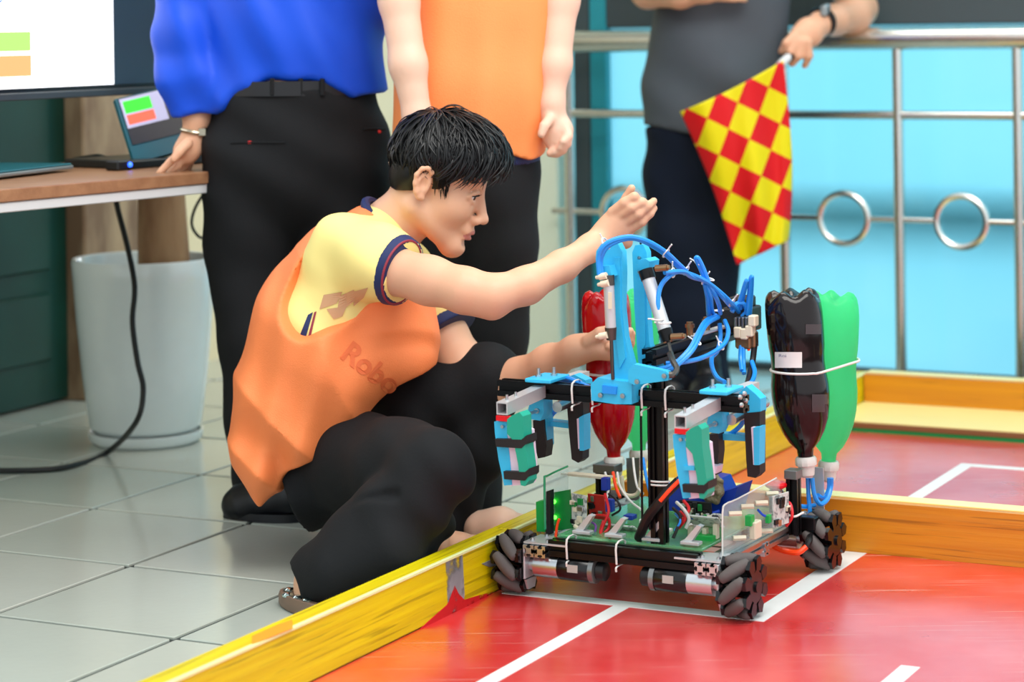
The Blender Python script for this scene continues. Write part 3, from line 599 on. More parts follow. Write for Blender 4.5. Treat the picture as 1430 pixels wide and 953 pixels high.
def hair_strands(mb, o, ax, n=2100, seed=3):
    """tapered locks combed from the crown over the skull, fringe falling forward over the brow"""
    rg = np.random.default_rng(seed); f, l, u = ax; C = np.array([.011, 0, .046]); rad = np.array([.090, .078, .086]); cd = nrm([-.38, -.1, .92])
    e1 = nrm(np.cross(cd, [0, 1, 0])); e1 = e1 if e1[0] > 0 else -e1; e2 = np.cross(cd, e1); made = 0
    while made < n:
        ps = rg.uniform(-math.pi, math.pi); c_, s_ = math.cos(ps), abs(math.sin(ps)); front = max(0, c_); back = max(0, -c_)
        # where the hair ends, measured from the crown: fringe long, short above the ears, nape low
        end = np.interp(math.degrees(abs(ps)), [0, 30, 50, 66, 82, 98, 118, 140, 180], [108, 110, 110, 104, 96, 90, 112, 130, 138]) * rg.uniform(.9, 1.04); end = math.radians(end)
        ln = math.radians(rg.uniform(26, 54)); st = max(.02, rg.uniform(0, 1) ** .75 * (end - ln * .5)); en = min(end, st + ln)
        if rg.uniform() < .3: st = max(.02, end - ln); en = end
        sway = rg.normal(0, .2); lift = rg.uniform(.03, .13) + .09 * front * rg.uniform(.4, 1); pts = []; rs = []; tw = rg.normal(0, .05); R0 = rg.uniform(.0022, .0036)
        for k in range(6):
            t = k / 5; a = st + (en - st) * t; p2 = ps + sway * t * t - .16 * front * t; d = cd * math.cos(a) + (e1 * math.cos(p2) + e2 * math.sin(p2)) * math.sin(a)
            dg = math.degrees(a); ex = lift * (math.sin(t * 2.3) * .8 + .1) * (1 if dg < 70 else max(.25, 1 - (dg - 70) / 40)) + .46 * max(0, (dg - 40) / 60) * front ** 2.2 * (1 if dg < 92 else 1 - (dg - 92) / 60) + tw * t
            if back > .2 and dg > 80: ex -= .07 * back * (dg - 80) / 35
            q = C + d * rad * (1.03 + ex); pts.append(o + f * q[0] + l * q[1] + u * q[2]); rs.append(R0 * (1 - .9 * t ** 2.2) * (.55 + .45 * min(1, t * 5)))
        mb.tube(pts, rs, n=5, sm=2, cap=False, flat=.55); made += 1
    for s in (-1, 1):       # sideburns
        for k in range(70):
            a = rg.uniform(0, 1); b = np.array([.026 + .024 * rg.uniform(), s * (.0755 - .003 * a), .05 - .062 * a * rg.uniform(.6, 1)]); e = b + np.array([.004, s * -.001, -.014]); g = lambda q: o + f * q[0] + l * q[1] + u * q[2]
            mb.tube([g(b), g((b + e) / 2 + np.array([0, s * .0012, 0])), g(e)], [.0012, .001, .0002], n=4, sm=1, cap=False)
def finger(F, pts, r0, r1, k=.004):
    n = len(pts); F.chain([(np.asarray(p, float), r0 + (r1 - r0) * i / (n - 1)) for i, p in enumerate(pts)], k)

# ------------------------------------------------------------------ crouching person in the orange vest
boy = empty('person', G(520, 800), 0, 'crouching person in orange mesh vest over yellow shirt reaching toward the robot', 'person')
HO = P(597, 251, 4.40); HA = head_axes(math.radians(-7), math.radians(20))
SK = Field()
T, R_ = head_ops(SK, HO, HA)
SK.chain([(T(-.014, 0, -.012), .046), (P(574, 290, 4.41), .046), (P(548, 318, 4.42), .054), (P(520, 345, 4.42), .06)], .022, (YV, .95))
SK.chain(ch_((425, 620, 4.42, 50), (455, 455, 4.42, 60), (505, 370, 4.42, 50)), .05, (YV, .6))       # trunk under the clothes
# near (right) arm
SK.chain(ch_((500, 360, 4.28, 26), (545, 377, 4.2, 33), (600, 392, 4.16, 33), (650, 406, 4.12, 31), (688, 413, 4.11, 28), (735, 399, 4.13, 25), (785, 372, 4.18, 21), (825, 346, 4.23, 18), (842, 334, 4.25, 18)), .016)
SK.cone(P(672, 424, 4.11), P(686, 429, 4.11), .018, .018, .02)
# far (left) arm
SK.chain(ch_((570, 395, 4.58, 32), (618, 468, 4.54, 33), (648, 515, 4.51, 34), (668, 545, 4.49, 30), (690, 546, 4.48, 29), (725, 530, 4.46, 28), (768, 507, 4.40, 24), (803, 490, 4.34, 19), (815, 486, 4.33, 19)), .02)
# near hand: back of the hand to the viewer, thumb and index pinched, the others half closed
h = lambda x, y, Y=4.25: P(x, y, Y)
SK.chain([(h(842, 333, 4.252), .0235), (h(852, 322, 4.25), .024), (h(862, 308, 4.247), .0245)], .012, (YV, 1.35)); SK.ell(h(868, 318, 4.248), (.024, .013, .023), None, .012)
SK.cone(h(850, 338, 4.262), h(874, 338, 4.258), .017, .013, .012)
finger(SK, [h(856, 296, 4.24), h(872, 283, 4.226), h(886, 275, 4.222), h(891, 281, 4.238)], .0098, .0078)       # index, knuckle bent
finger(SK, [h(866, 301, 4.237), h(882, 290, 4.222), h(897, 283, 4.224), h(894, 293, 4.243)], .0098, .008)       # middle
finger(SK, [h(876, 309, 4.238), h(892, 299, 4.224), h(905, 288, 4.226), h(913, 281, 4.236)], .0092, .0068)      # ring
finger(SK, [h(883, 319, 4.243), h(897, 310, 4.231), h(908, 299, 4.232), h(914, 291, 4.24)], .0082, .006)        # little
finger(SK, [h(856, 318, 4.272), h(866, 296, 4.285), h(875, 277, 4.28), h(882, 263, 4.272)], .0125, .0072)       # thumb behind, tip above the index
# far hand: palm up behind the cylinder, fingers curling up
SK.chain([(h(812, 487, 4.33), .0225), (h(832, 484, 4.325), .027), (h(850, 489, 4.315), .027)], .014, ((0.15, .25, .95), 1.35))
finger(SK, [h(822, 477, 4.305), h(838, 466, 4.29), h(852, 461, 4.285), h(864, 459, 4.285)], .0135, .008)
for dy, dY, L_ in ((-5, -.028, 1), (0, -.008, 1.08), (5, .012, 1.02), (9, .03, .85)):
    finger(SK, [h(852, 488 + dy, 4.315 + dY), h(852 + 16 * L_, 490 + dy, 4.31 + dY), h(852 + 26 * L_, 480 + dy * .8, 4.305 + dY), h(852 + 28 * L_, 466 + dy * .7, 4.30 + dY)], .0095, .0072)
# shins and feet
SK.chain([(P(560, 700, 4.06), .045), (P(470, 778, 4.05), .036), (P(440, 815, 4.05), .033)], .02)
ft = np.array([.70, -.71, 0]); hl = P(441, 826, 4.03); SK.chain([(P(446, 806, 4.04), .031), (hl, .033), (np.array([hl[0] + .02, hl[1] - .02, .062]), .034)], .015)
SK.chain([(np.array([hl[0], hl[1], .058]), .031), (np.array([hl[0], hl[1], .05]) + ft * .06, .029), (np.array([hl[0], hl[1], .04]) + ft * .09, .018)], .02)
SK.chain(ch_((430, 640, 4.42, 50), (500, 650, 4.3, 45), (606, 660, 4.04, 38)), .03); SK.chain(ch_((606, 664, 4.04, 36), (560, 705, 4.05, 34)), .03); SK.chain(ch_((450, 630, 4.5, 50), (570, 585, 4.52, 42), (682, 532, 4.5, 32)), .03)
SK.chain([(P(690, 540, 4.5), .04), (P(610, 720, 4.5), .035), (G(598, 768, .06), .034)], .02); SK.chain([(G(590, 772, .035), .033), (G(640, 770, .035), .03), (G(690, 764, .02), .022)], .02)
body = sdf_obj('body', SK, ['skin', 'lip'], boy, .0026)
# lips take their own colour
me = body.data; W0 = np.array(WM[boy.name])[:3, 3]; n_ = len(me.polygons); cs = np.empty(n_ * 3); me.polygons.foreach_get('center', cs); cs = cs.reshape(-1, 3) + W0 - HO
lx, ly, lz = cs @ HA[0], cs @ HA[1], cs @ HA[2]
lipm = (lx > .1) & (np.abs(ly) < .0205 * np.sqrt(np.clip(1 - ((lz + .0718) / .0125) ** 2, 0, 1))) & (lz > -.0835) & (lz < -.061)
me.polygons.foreach_set('material_index', lipm.astype(np.int32))
for s in (-1, 1):
    mb = MB(); c = T(.0882, s * .0325, .003); d = nrm(HA[0] + HA[1] * s * .12 - HA[2] * .12); mb.lathe([(.0128 * math.sin(t), -.0128 * math.cos(t)) for t in np.linspace(.01, math.pi - .01, 12)], c, d, 20); e_ = mb.build('eye', 'eye_white', boy)
    mb = MB(); mb.lathe([(.0068, .0111), (.0055, .0122), (.0, .0131)], c, d, 16, cap=False); mb.build('iris', 'iris', e_)
    mb = MB()
    for k in range(60):
        t = k / 59; b = T(.1015 - .015 * t * t, s * (.013 + .039 * t), .0245 + .006 * math.sin(t * 2.6)); mb.tube([b, b + HA[0] * .002 + HA[2] * (.004 - .003 * t) + HA[1] * s * .004, b + HA[2] * .003 + HA[1] * s * .010 - HA[0] * .001], [.0013, .0012, .0003], n=4, sm=1, cap=False)
    mb.build('eyebrow', 'hair', boy)
    mb = MB()
    for k in range(14):
        t = k / 13; b = T(.1 - .011 * t * t, s * (.021 + .026 * t), .0085 - .004 * t); mb.tube([b, b + HA[0] * .005 - HA[2] * .001, b + HA[0] * .008 + HA[2] * .002], [.0010, .0008, .0002], n=3, sm=1, cap=False)
    mb.build('eyelashes', 'hair', boy)
HF = Field(); hair_cap(HF, HO, HA); V, Fs = HF.mesh(.003); hm = MB(); hm.v = [tuple(q) for q in V]; hm.f = [list(map(int, q)) for q in Fs]; hm.m = [0] * len(hm.f)
hair_strands(hm, HO, HA); hm.build('hair', 'hair', boy, angle=80)
# t-shirt
folds = lambda fx, fz, fy, a: (lambda X, Y, Z: a * np.sin(fx * X + fz * Z + fy * Y + 1.3 * np.sin(9 * X - 7 * Z)) )
sh_d = nrm(P(600, 393, 4.16) - P(480, 352, 4.26)); hem_n = P(560, 380, 4.19)
def shirt_field(g=0.0, sleeves=True):
    F = Field(); F.chain(ch_((428, 610, 4.42, 62 + g), (445, 520, 4.42, 74 + g), (466, 450, 4.42, 82 + g), (500, 385, 4.42, 74 + g), (528, 332, 4.42, 45 + g)), .06, (YV, .66))
    return F
SH = shirt_field()
SH.chain(ch_((484, 352, 4.31, 56), (525, 366, 4.235, 50), (600, 396, 4.16, 41)), .03); SH.plane(hem_n, sh_d)
SHf = Field(); SHf.chain(ch_((555, 385, 4.55, 55), (612, 455, 4.54, 46), (650, 510, 4.52, 42)), .03); fd = nrm(P(648, 515, 4.51) - P(618, 468, 4.54)); SHf.plane(P(630, 462, 4.54), fd)
sdf_obj('t_shirt', SH.fn(folds(40, 60, 0, .0022)), 'shirt_yellow', boy, .005); sdf_obj('far_sleeve', SHf, 'shirt_yellow', boy, .006)
B = Field(); B.chain(ch_((484, 352, 4.31, 58), (525, 366, 4.235, 52), (600, 396, 4.16, 43)), .03); B.plane(hem_n + sh_d * .001, sh_d); B.plane(hem_n - sh_d * .019, -sh_d); sdf_obj('sleeve_trim', B, 'navy', boy, .0026, 0)
mb = MB(); mb.torus(P(561, 380.5, 4.19), sh_d, .0585, .0022, 48, 6); mb.build('sleeve_piping', 'maroon', boy)
B = Field(); B.chain(ch_((555, 385, 4.55, 57), (612, 455, 4.54, 48), (650, 510, 4.52, 44)), .03); B.plane(P(630, 462, 4.54) + fd * .001, fd); B.plane(P(630, 462, 4.54) - fd * .017, -fd); sdf_obj('sleeve_trim', B, 'navy', boy, .003, 0)
nd = nrm(P(571, 288, 4.41) - P(540, 322, 4.42)); mb = MB(); mb.torus(P(545, 313, 4.42), nd, .062, .009, 40, 8); mb.build('collar', 'navy', boy)
# vest
VF = Field(); VF.chain(ch_((418, 615, 4.42, 84), (427, 545, 4.42, 92), (455, 460, 4.42, 98), (494, 388, 4.42, 84), (526, 334, 4.42, 47)), .05, (YV, .66))
VF.chain(ch_((548, 420, 4.40, 60), (552, 490, 4.37, 48), (556, 508, 4.36, 34)), .06, (YV, .6)); VF.chain(ch_((470, 520, 4.36, 66), (440, 590, 4.36, 58)), .06, (YV, .6))
VF.plane(P(398, 662, 4.3), nrm(P(545, 700, 4.3) - P(461, 585, 4.3)) * np.array([1, 0, 1]))
VF.chain(ch_((372, 590, 4.36, 44), (366, 650, 4.33, 34), (363, 708, 4.3, 3)), .04, (YV, .55))
ad_ = nrm(P(537, 300, 4.2) - P(395, 465, 4.2)); ap_ = np.cross(ad_, YV); rot = np.stack([ad_, YV, ap_], 1); s0 = 4.2 / FPX
VF.ell(P(462, 383, 4.12), (128 * s0, .24, 74 * s0), rot, .004, 's'); VF.ell(P(560, 290, 4.42), (.07, .08, .05), None, .01, 's')
VF.fn(lambda X, Y, Z: .0055 * (np.abs(np.sin(19 * X + 15 * Z + 1.1 * np.sin(11 * Z + 5 * X) + 3 * Y)) * 2 - 1) * np.clip((.62 - Z) * 4, 0.15, 1) + .003 * np.sin(75 * X - 20 * Z + 1.5 * np.sin(14 * X)))
vest = sdf_obj('vest', VF, 'vest_orange', boy, .0045)
# tone-on-tone print on the vest and the shirt print under the arm, wrapped on the cloth
def wrap_text(body_, size, start, endp, obj_name, target, m, parent, Y0, lift=.0015, italic=.0, skew=0.):
    tvv, tff = text_mesh(body_, 1.0, .028); wmax = max(v[0] for v in tvv); dg = bpy.context.evaluated_depsgraph_get(); bv = BVHTree.FromObject(target, dg); W = WM[target.name] ; off = np.array(W)[:3, 3]
    V = []; s, e = np.asarray(start, float), np.asarray(endp, float); dx = (e - s) / wmax; perp = np.array([dx[1], -dx[0]]) * size
    for v in tvv:
        q = s + dx * v[0] + perp * v[1]; d = ray(*q); o_ = np.array([0, 0, CAMH]) + d * (Y0 - .6) - off; hit = bv.ray_cast(Vector(o_), Vector(d))
        V.append((np.array(hit[0]) + off if hit[0] else P(q[0], q[1], Y0)) - nrm(d) * lift)
    return link_mesh(obj_name, V, tff, m, parent, smooth=False)
bpy.context.view_layer.update()
def wrap_quads(polys, target, m, name, Y0, lift=.0016):
    bv = BVHTree.FromPolygons([v.co for v in target.data.vertices], [list(p.vertices) for p in target.data.polygons]); off = np.array(WM[target.name])[:3, 3]; V = []; Fs = []
    for poly in polys:
        a, b, c, d = [np.array(q, float) for q in poly]; o0 = len(V)
        for j in range(7):
            for i in range(3):
                u, v = i / 2, j / 6; q = (a * (1 - u) + b * u) * (1 - v) + (d * (1 - u) + c * u) * v; dd = ray(*q); hit = bv.ray_cast(Vector(np.array([0, 0, CAMH]) - off), Vector(dd)); V.append((np.array(hit[0]) + off if hit[0] else P(q[0], q[1], Y0)) - nrm(dd) * lift)
        for j in range(6):
            for i in range(2): k = o0 + j * 3 + i; Fs.append([k, k + 3, k + 4, k + 1])
    return link_mesh(name, V, Fs, m, boy, smooth=False)
tsh = [c for c in boy.children if c.name.startswith('t_shirt')][0]
wrap_quads([((452, 412), (478, 408), (470, 424), (446, 432)), ((474, 414), (494, 405), (498, 418), (470, 440)), ((492, 408), (514, 402), (508, 416), (494, 428)), ((456, 432), (484, 428), (478, 442), (466, 446))], tsh, 'shirt_print', 'shirt_print', 4.26)
wrap_quads([((430, 440), (437, 436), (424, 482), (414, 480))], tsh, 'navy', 'side_stripe', 4.26); wrap_quads([((439, 436), (442, 435), (431, 482), (427, 482))], tsh, 'maroon', 'side_stripe', 4.26)
wrap_text('Robo', 1.0, (474, 498), (546, 553), 'vest_print', vest, 'vest_print', boy, 4.3)
# trousers
TR = Field(); TR.chain(ch_((430, 655, 4.40, 78), (500, 645, 4.27, 66), (560, 650, 4.14, 62), (606, 655, 4.04, 56)), .03); TR.ell(P(412, 675, 4.42), (.095, .16, .075), None, .04)
TR.chain(ch_((606, 662, 4.04, 54), (560, 715, 4.03, 58), (500, 765, 4.04, 56), (456, 800, 4.05, 46), (436, 822, 4.05, 40)), .02)
TR.chain(ch_((476, 800, 4.0, 50), (545, 772, 3.99, 46)), .03)
TR.chain(ch_((470, 803, 4.05, 42), (560, 762, 4.07, 44), (604, 734, 4.11, 30)), .03)
TR.chain(ch_((455, 640, 4.52, 74), (570, 580, 4.52, 62), (680, 530, 4.5, 50)), .03); TR.chain(ch_((682, 530, 4.5, 46), (655, 630, 4.5, 48), (615, 720, 4.5, 46), (602, 758, 4.5, 44)), .02)
sd = nrm(P(432, 826, 4.05) - P(490, 770, 4.04)); TR.plane(P(423, 822, 4.05), nrm(np.array([-.9, 0, -.36]))); TR.fns = []
TR.ell(P(402, 830, 4.05), (.03, .2, .05), None, .01, 's')
TR.fn(lambda X, Y, Z: .004 * np.sin(46 * X + 34 * Z + 2 * np.sin(13 * X + 9 * Z)) * np.clip((.36 - Z) * 5, .2, 1)); TR.plane((0, 0, .012), (0, 0, -1))
TR.cone(P(488, 700, 4.0), P(552, 690, 3.97), .006, .004, .012, None, 's')
sdf_obj('trousers', TR, 'trouser_black', boy, .0048)
# sandals: slab sole with studs
def sandal(a, d, L_, w=.042):
    d = nrm(d); n = np.array([-d[1], d[0], 0]); mb = MB(); a = np.array([a[0], a[1], 0]); oc = lambda k, z: [a + d * (L_ / 2 + L_ / 2 * k * math.cos(t)) + n * (w * k * (1 + .12 * math.cos(t)) * math.sin(t)) + ZV * z for t in np.linspace(0, 2 * math.pi, 33)[:-1]]
    R_s = [oc(.97, .002), oc(1, .006), oc(1, .02), oc(.97, .026), oc(.9, .0265), oc(.88, .024)]; V = sum(R_s, []); k = 32; F_ = [[j * k + i, j * k + (i + 1) % k, (j + 1) * k + (i + 1) % k, (j + 1) * k + i] for j in range(5) for i in range(k)] + [list(range(k))[::-1], [5 * k + i for i in range(k)]]
    so = link_mesh('sandal', V, F_, 'sandal', boy)
    for i in range(4):
        for j in (-1, 0, 1):
            if i == 0 and j: continue
            mb = MB(); mb.sphere(a + d * (.02 + .026 * i) + n * (j * .024) + ZV * .025, .0105, 10, (1, 1, .5)); mb.build('stud', 'stud', so)
    return so
sandal((-.412, 4.07, 0), (.70, -.71, 0), .215); sandal(G(588, 772), (1, .1, 0), .2)

# ------------------------------------------------------------------ standing person in the blue shirt (seen from behind)
man = empty('person', G(400, 722), 0, 'standing person in blue shirt and black trousers leaning a hand on the desk', 'person')
Yb = 4.93
def simple_person(root, ops, hair_o, yaw, skin, h=.008):
    F = Field(); ops(F); T_, _ = head_ops(F, hair_o, head_axes(yaw, 0), False)
    for s in (-1, 1): F.ell(hair_o + head_axes(yaw, 0)[1] * s * .078, (.018, .014, .03), None, .01)
    F.cone(T_(.11, 0, .0), T_(.122, 0, -.035), .008, .012, .012); return F
hb = P(405, -560, Yb)
def blue_ops(F):
    F.cone(hb + np.array([0, 0, -.05]), P(405, -350, Yb), .055, .065, .03); F.chain(ch_((410, 200, Yb, 70), (405, -250, Yb, 80)), .05)
    F.chain(ch_((285, -270, Yb, 32), (258, -90, 4.91, 30), (256, 40, 4.9, 26), (262, 110, 4.9, 20), (275, 165, 4.9, 17), (270, 188, 4.9, 15)), .02)
    F.chain([(P(270, 190, 4.9), .021), (P(264, 206, 4.9), .026), (P(258, 214, 4.9), .026)], .012, ((.3, .9, .2), 1.35))
    for x0, y0, x1, y1, x2, y2, dY in ((252, 212, 238, 226, 223, 241, -.035), (257, 217, 247, 232, 236, 242, -.012), (263, 219, 257, 232, 250, 240, .012), (268, 219, 264, 230, 262, 237, .034)):
        finger(F, [P(x0, y0, 4.9 + dY * .7), P(x1, y1, 4.9 + dY), P(x2, y2, 4.9 + dY * 1.1)], .0098, .0078)
    finger(F, [P(262, 200, 4.865), P(250, 212, 4.85), P(243, 222, 4.845)], .012, .009)
    F.chain(ch_((285, -270, Yb, 32), (400, -290, Yb, 45), (520, -270, Yb, 32), (550, -110, Yb - .03, 27), (535, -50, Yb - .1, 22), (470, -40, Yb - .0, 18)), .02)
    for sx in (1, -1): F.chain(ch_((412 - sx * 50, 215, Yb, 50), (412 - sx * 56, 480, Yb - .02, 34), (412 - sx * 44, 690, Yb - .06, 26), (412 - sx * 44, 705, Yb - .06, 26)), .03)
BF = simple_person(man, blue_ops, hb, math.radians(100), 'skin')
sdf_obj('body', BF, 'skin', man, .0052)
HB = Field(); hair_cap(HB, hb, head_axes(math.radians(100), 0), False); sdf_obj('hair', HB, 'hair', man, .006)
SB = Field(); SB.chain(ch_((412, 130, Yb, 128), (408, 0, Yb, 126), (402, -160, Yb, 138), (402, -290, Yb, 120)), .05, (YV, 1.45)); SB.chain(ch_((402, -290, Yb, 110), (402, -350, Yb, 50)), .05, (YV, 1.4))
SB.plane(P(412, 152, Yb), (0, 0, -1)); SB.ell(P(408, 178, Yb - .12), (.165, .16, .092), None, .02, 's')
SB.chain(ch_((285, -270, Yb, 55), (258, -90, 4.91, 46), (256, 40, 4.9, 42), (262, 110, 4.9, 41), (270, 146, 4.9, 31), (272, 160, 4.9, 31)), .025); SB.plane(P(268, 163, 4.9), (0.12, 0, -1))
SB.chain(ch_((520, -270, Yb, 55), (552, -120, Yb - .03, 46), (540, -60, Yb - .03, 44)), .025)
SB.fn(lambda X, Y, Z: .005 * np.sin(34 * X + 20 * Z + 2 * np.sin(9 * X - 6 * Z)) + .003 * np.sin(70 * X + 34 * Z))
sdf_obj('shirt', SB, 'shirt_blue', man, .0062)
TB_ = Field(); TB_.chain(ch_((412, 130, Yb, 116), (412, 215, Yb, 124)), .05, (YV, 1.35))
TB_.chain(ch_((352, 215, Yb, 68), (346, 330, Yb, 60), (356, 480, 4.9, 50), (364, 600, 4.87, 46), (372, 690, 4.85, 44)), .03); TB_.chain(ch_((478, 215, Yb, 68), (484, 330, Yb, 60), (480, 480, Yb, 52), (472, 620, Yb, 46), (466, 690, Yb, 44)), .03)
TB_.plane(P(412, 121, Yb), (0, 0, 1)); TB_.plane((0, 0, .03), (0, 0, -1)); TB_.fn(lambda X, Y, Z: .0035 * np.sin(30 * X + 40 * Z + 2 * np.sin(8 * Z)))
tb_o = sdf_obj('trousers', TB_, 'trouser_black', man, .007)
def belt_mod(rx, ry): return lambda r, h, a: (r * rx * ry / math.sqrt((ry * math.cos(a)) ** 2 + (rx * math.sin(a)) ** 2), h)
zb = P(412, 129, Yb)[2]; bc = P(412, 121, Yb); mb = MB()
V = []; Fs = []; n_b = 60; rx, ry = 118 * Yb / FPX, 118 * Yb / FPX / 1.35
for z in (zb - .004, zb + .026):
    for rr in (1.0, .95):
        for i in range(n_b): a = 2 * math.pi * i / n_b; V.append((bc[0] + rx * rr * math.cos(a), bc[1] + ry * rr * math.sin(a), z))
for i in range(n_b):
    j = (i + 1) % n_b; Fs += [[i, j, 2 * n_b + j, 2 * n_b + i], [n_b + j, n_b + i, 3 * n_b + i, 3 * n_b + j], [2 * n_b + i, 2 * n_b + j, 3 * n_b + j, 3 * n_b + i], [j, i, n_b + i, n_b + j]]
link_mesh('belt', V, Fs, 'leather_black', man)
mb = MB()
for x in (420, 450, 380):
    q = P(x, 121, 1.0); t = (q[0]) ; c = P(x, 122, Yb - ry * .99); mb = MB(); mb.box(c + YV * .003, (.01, .006, .036), None, .002); mb.build('belt_loop', 'trouser_black', man)
bv = BVHTree.FromObject(tb_o, bpy.context.evaluated_depsgraph_get()); off = np.array(WM[tb_o.name])[:3, 3]
def on_obj(px, py, bv, off, lift=.001):
    d = ray(px, py); hit = bv.ray_cast(Vector(np.array([0, 0, CAMH]) - off), Vector(d)); return np.array(hit[0]) + off - nrm(d) * lift
for (x0, x1, y) in ((322, 398, 199), (507, 538, 180)):
    mb = MB(); mb.tube([on_obj(x, y + (1 if x == x0 else 0), bv, off) for x in np.linspace(x0, x1, 6)], .0022, n=5, sm=1); mb.build('pocket_seam', 'trouser_black', man)
for x, y in ((349, 199), (529, 184)): mb = MB(); mb.sphere(on_obj(x, y, bv, off, 0), .005, 8, (1.1, .5, .7)); mb.build('pocket_tack', 'red_thread', man)
w_c = P(271, 184, 4.9); mb = MB(); mb.torus(w_c, nrm(P(268, 200, 4.9) - P(273, 170, 4.9)), .0245, .005, 28, 8); mb.box(w_c + np.array([.02, -.018, 0]), (.02, .014, .02), None, .003); mb.build('wristwatch', 'watch_metal', man)
def shoe(root, heel, toe, m, name='shoe', r=.038):
    F = Field(); d = nrm(toe - heel); F.chain([(heel + ZV * .045, r), (heel + (toe - heel) * .45 + ZV * .04, r * 1.02), (toe - d * .04 + ZV * .028, r * .95), (toe - d * .03 + ZV * .024, r * .7)], .02); F.cone(heel + ZV * .06, heel + ZV * .11 + d * .01, r * .9, r * .85, .02); F.plane((0, 0, .0), (0, 0, -1)); o = sdf_obj(name, F, m, root, .005)
    mb = MB(); n = np.array([-d[1], d[0], 0]); L_ = np.linalg.norm(toe - heel) + .036; mb.prism([(L_ / 2 * math.cos(t), (r + .001) * math.sin(t) * (1 - .1 * math.cos(t))) for t in np.linspace(0, 2 * math.pi, 30)[:-1]], (heel + toe - d * .037) / 2 * np.array([1, 1, 0]) + ZV * .0085, d, n, .017); mb.build('sole', m, o)
shoe(man, G(405, 727), G(312, 722), 'shoe_black'); shoe(man, G(470, 700), G(440, 690), 'shoe_black')

# ------------------------------------------------------------------ standing person in an orange vest behind
om = empty('person', G(665, 712), 0, 'standing person in orange vest and black trousers behind the crouching one', 'person')
Yo = 4.80; ho = P(672, -590, Yo)
def or_ops(F):
    F.cone(ho + np.array([0, 0, -.05]), P(670, -360, Yo), .055, .065, .03); F.chain(ch_((665, 200, Yo, 60), (670, -260, Yo, 75)), .05)
    F.chain(ch_((550, -150, Yo - .06, 30), (580, -270, Yo, 34), (765, -270, Yo, 34), (788, -150, Yo - .02, 30)), .03); F.chain(ch_((690, 215, Yo, 45), (690, 340, Yo, 40), (680, 470, Yo, 34), (664, 690, 4.75, 22)), .03); F.chain(ch_((615, 215, Yo, 45), (603, 470, Yo + .04, 34), (598, 700, Yo + .05, 24)), .03)
    F.chain(ch_((550, -150, Yo - .06, 30), (557, 0, Yo - .13, 27), (570, 90, Yo - .15, 25), (583, 165, Yo - .16, 19), (584, 186, Yo - .16, 19)), .02); F.chain(ch_((582, 192, Yo - .16, 20), (570, 214, Yo - .16, 20), (556, 224, Yo - .15, 14)), .015)
    F.chain(ch_((788, -150, Yo - .02, 30), (783, 0, Yo - .03, 25), (776, 90, Yo - .05, 21), (771, 145, Yo - .06, 16), (772, 165, Yo - .06, 15)), .02)
    F.chain([(P(773, 165, Yo - .06), .024), (P(778, 182, Yo - .06), .03), (P(778, 194, Yo - .06), .028)], .012, (YV, 1.2))
    for i, (x0, y0, x1, y1, x2, y2) in enumerate(((788, 174, 794, 190, 786, 198), (786, 182, 792, 200, 782, 206), (782, 190, 786, 209, 775, 212), (776, 196, 778, 214, 768, 214))): finger(F, [P(x0, y0, Yo - .075 + .004 * i), P(x1, y1, Yo - .085 + .004 * i), P(x2, y2, Yo - .095 + .006 * i)], .0105, .0088, .004)
    finger(F, [P(768, 166, Yo - .085), P(760, 176, Yo - .1), P(756, 188, Yo - .105)], .0115, .0085)
    F.chain(ch_((664, 690, 4.75, 22), (668, 712, 4.72, 21)), .02); F.chain([(G(672, 738, .04), .034), (G(700, 736, .045), .034), (G(728, 741, .03), .026), (G(740, 744, .02), .02)], .02)
OF = simple_person(om, or_ops, ho, math.radians(-80), 'skin_pale')
sdf_obj('body', OF, 'skin_pale', om, .0048)
HB = Field(); hair_cap(HB, ho, head_axes(math.radians(-80), 0), True); sdf_obj('hair', HB, 'hair', om, .006)
VO = Field(); VO.chain(ch_((655, 235, Yo, 106), (662, 120, Yo, 104), (670, 0, Yo, 98), (672, -160, Yo, 105), (672, -290, Yo, 88)), .05, (YV, 1.4)); VO.cone(P(672, -300, Yo), P(672, -350, Yo), .09, .06, .04, (YV, 1.2))
VO.plane(P(660, 221, Yo), nrm((0.05, 0, -1))); VO.fn(lambda X, Y, Z: .006 * np.sin(52 * X - 12 * Z + 1.4 * np.sin(7 * Z + 11 * X)) * np.clip((1.1 - Z) * 3, .25, 1.2)); sdf_obj('vest', VO, 'vest_orange_b', om, .0055)
UO = Field(); UO.chain(ch_((657, 235, Yo, 98), (665, 0, Yo, 88)), .05, (YV, 1.45)); UO.plane(P(660, 231, Yo), (0, 0, -1)); UO.plane(P(660, 150, Yo), (0, 0, 1)); sdf_obj('undershirt', UO, 'navy', om, .006)
TO = Field(); TO.chain(ch_((655, 200, Yo, 92), (655, 260, Yo, 94)), .04, (YV, 1.35)); TO.chain(ch_((696, 250, Yo, 56), (697, 340, Yo, 53), (686, 470, Yo, 48), (668, 600, 4.77, 41), (660, 672, 4.75, 38), (658, 704, 4.74, 40)), .03); TO.chain(ch_((612, 250, Yo + .02, 56), (605, 340, Yo + .03, 53), (600, 470, Yo + .04, 48), (598, 690, Yo + .05, 40)), .03)
TO.plane(P(655, 205, Yo), (0, 0, 1)); TO.plane(P(658, 711, 4.74), (0, 0, -1)); TO.fn(lambda X, Y, Z: .004 * np.sin(45 * X + 12 * Z + 2 * np.sin(8 * Z))); sdf_obj('trousers', TO, 'trouser_black', om, .007)
F = Field(); F.chain([(G(660, 737, .012), .04), (G(742, 746, .012), .036)], .02, (ZV, 3.2)); F.plane((0, 0, 0), (0, 0, -1)); sdf_obj('sandal', F, 'shoe_black', om, .005)
mb = MB(); mb.tube([G(712, 738, .03), G(722, 738, .075), G(733, 742, .045)], .006); mb.build('sandal_strap', 'shoe_black', om)

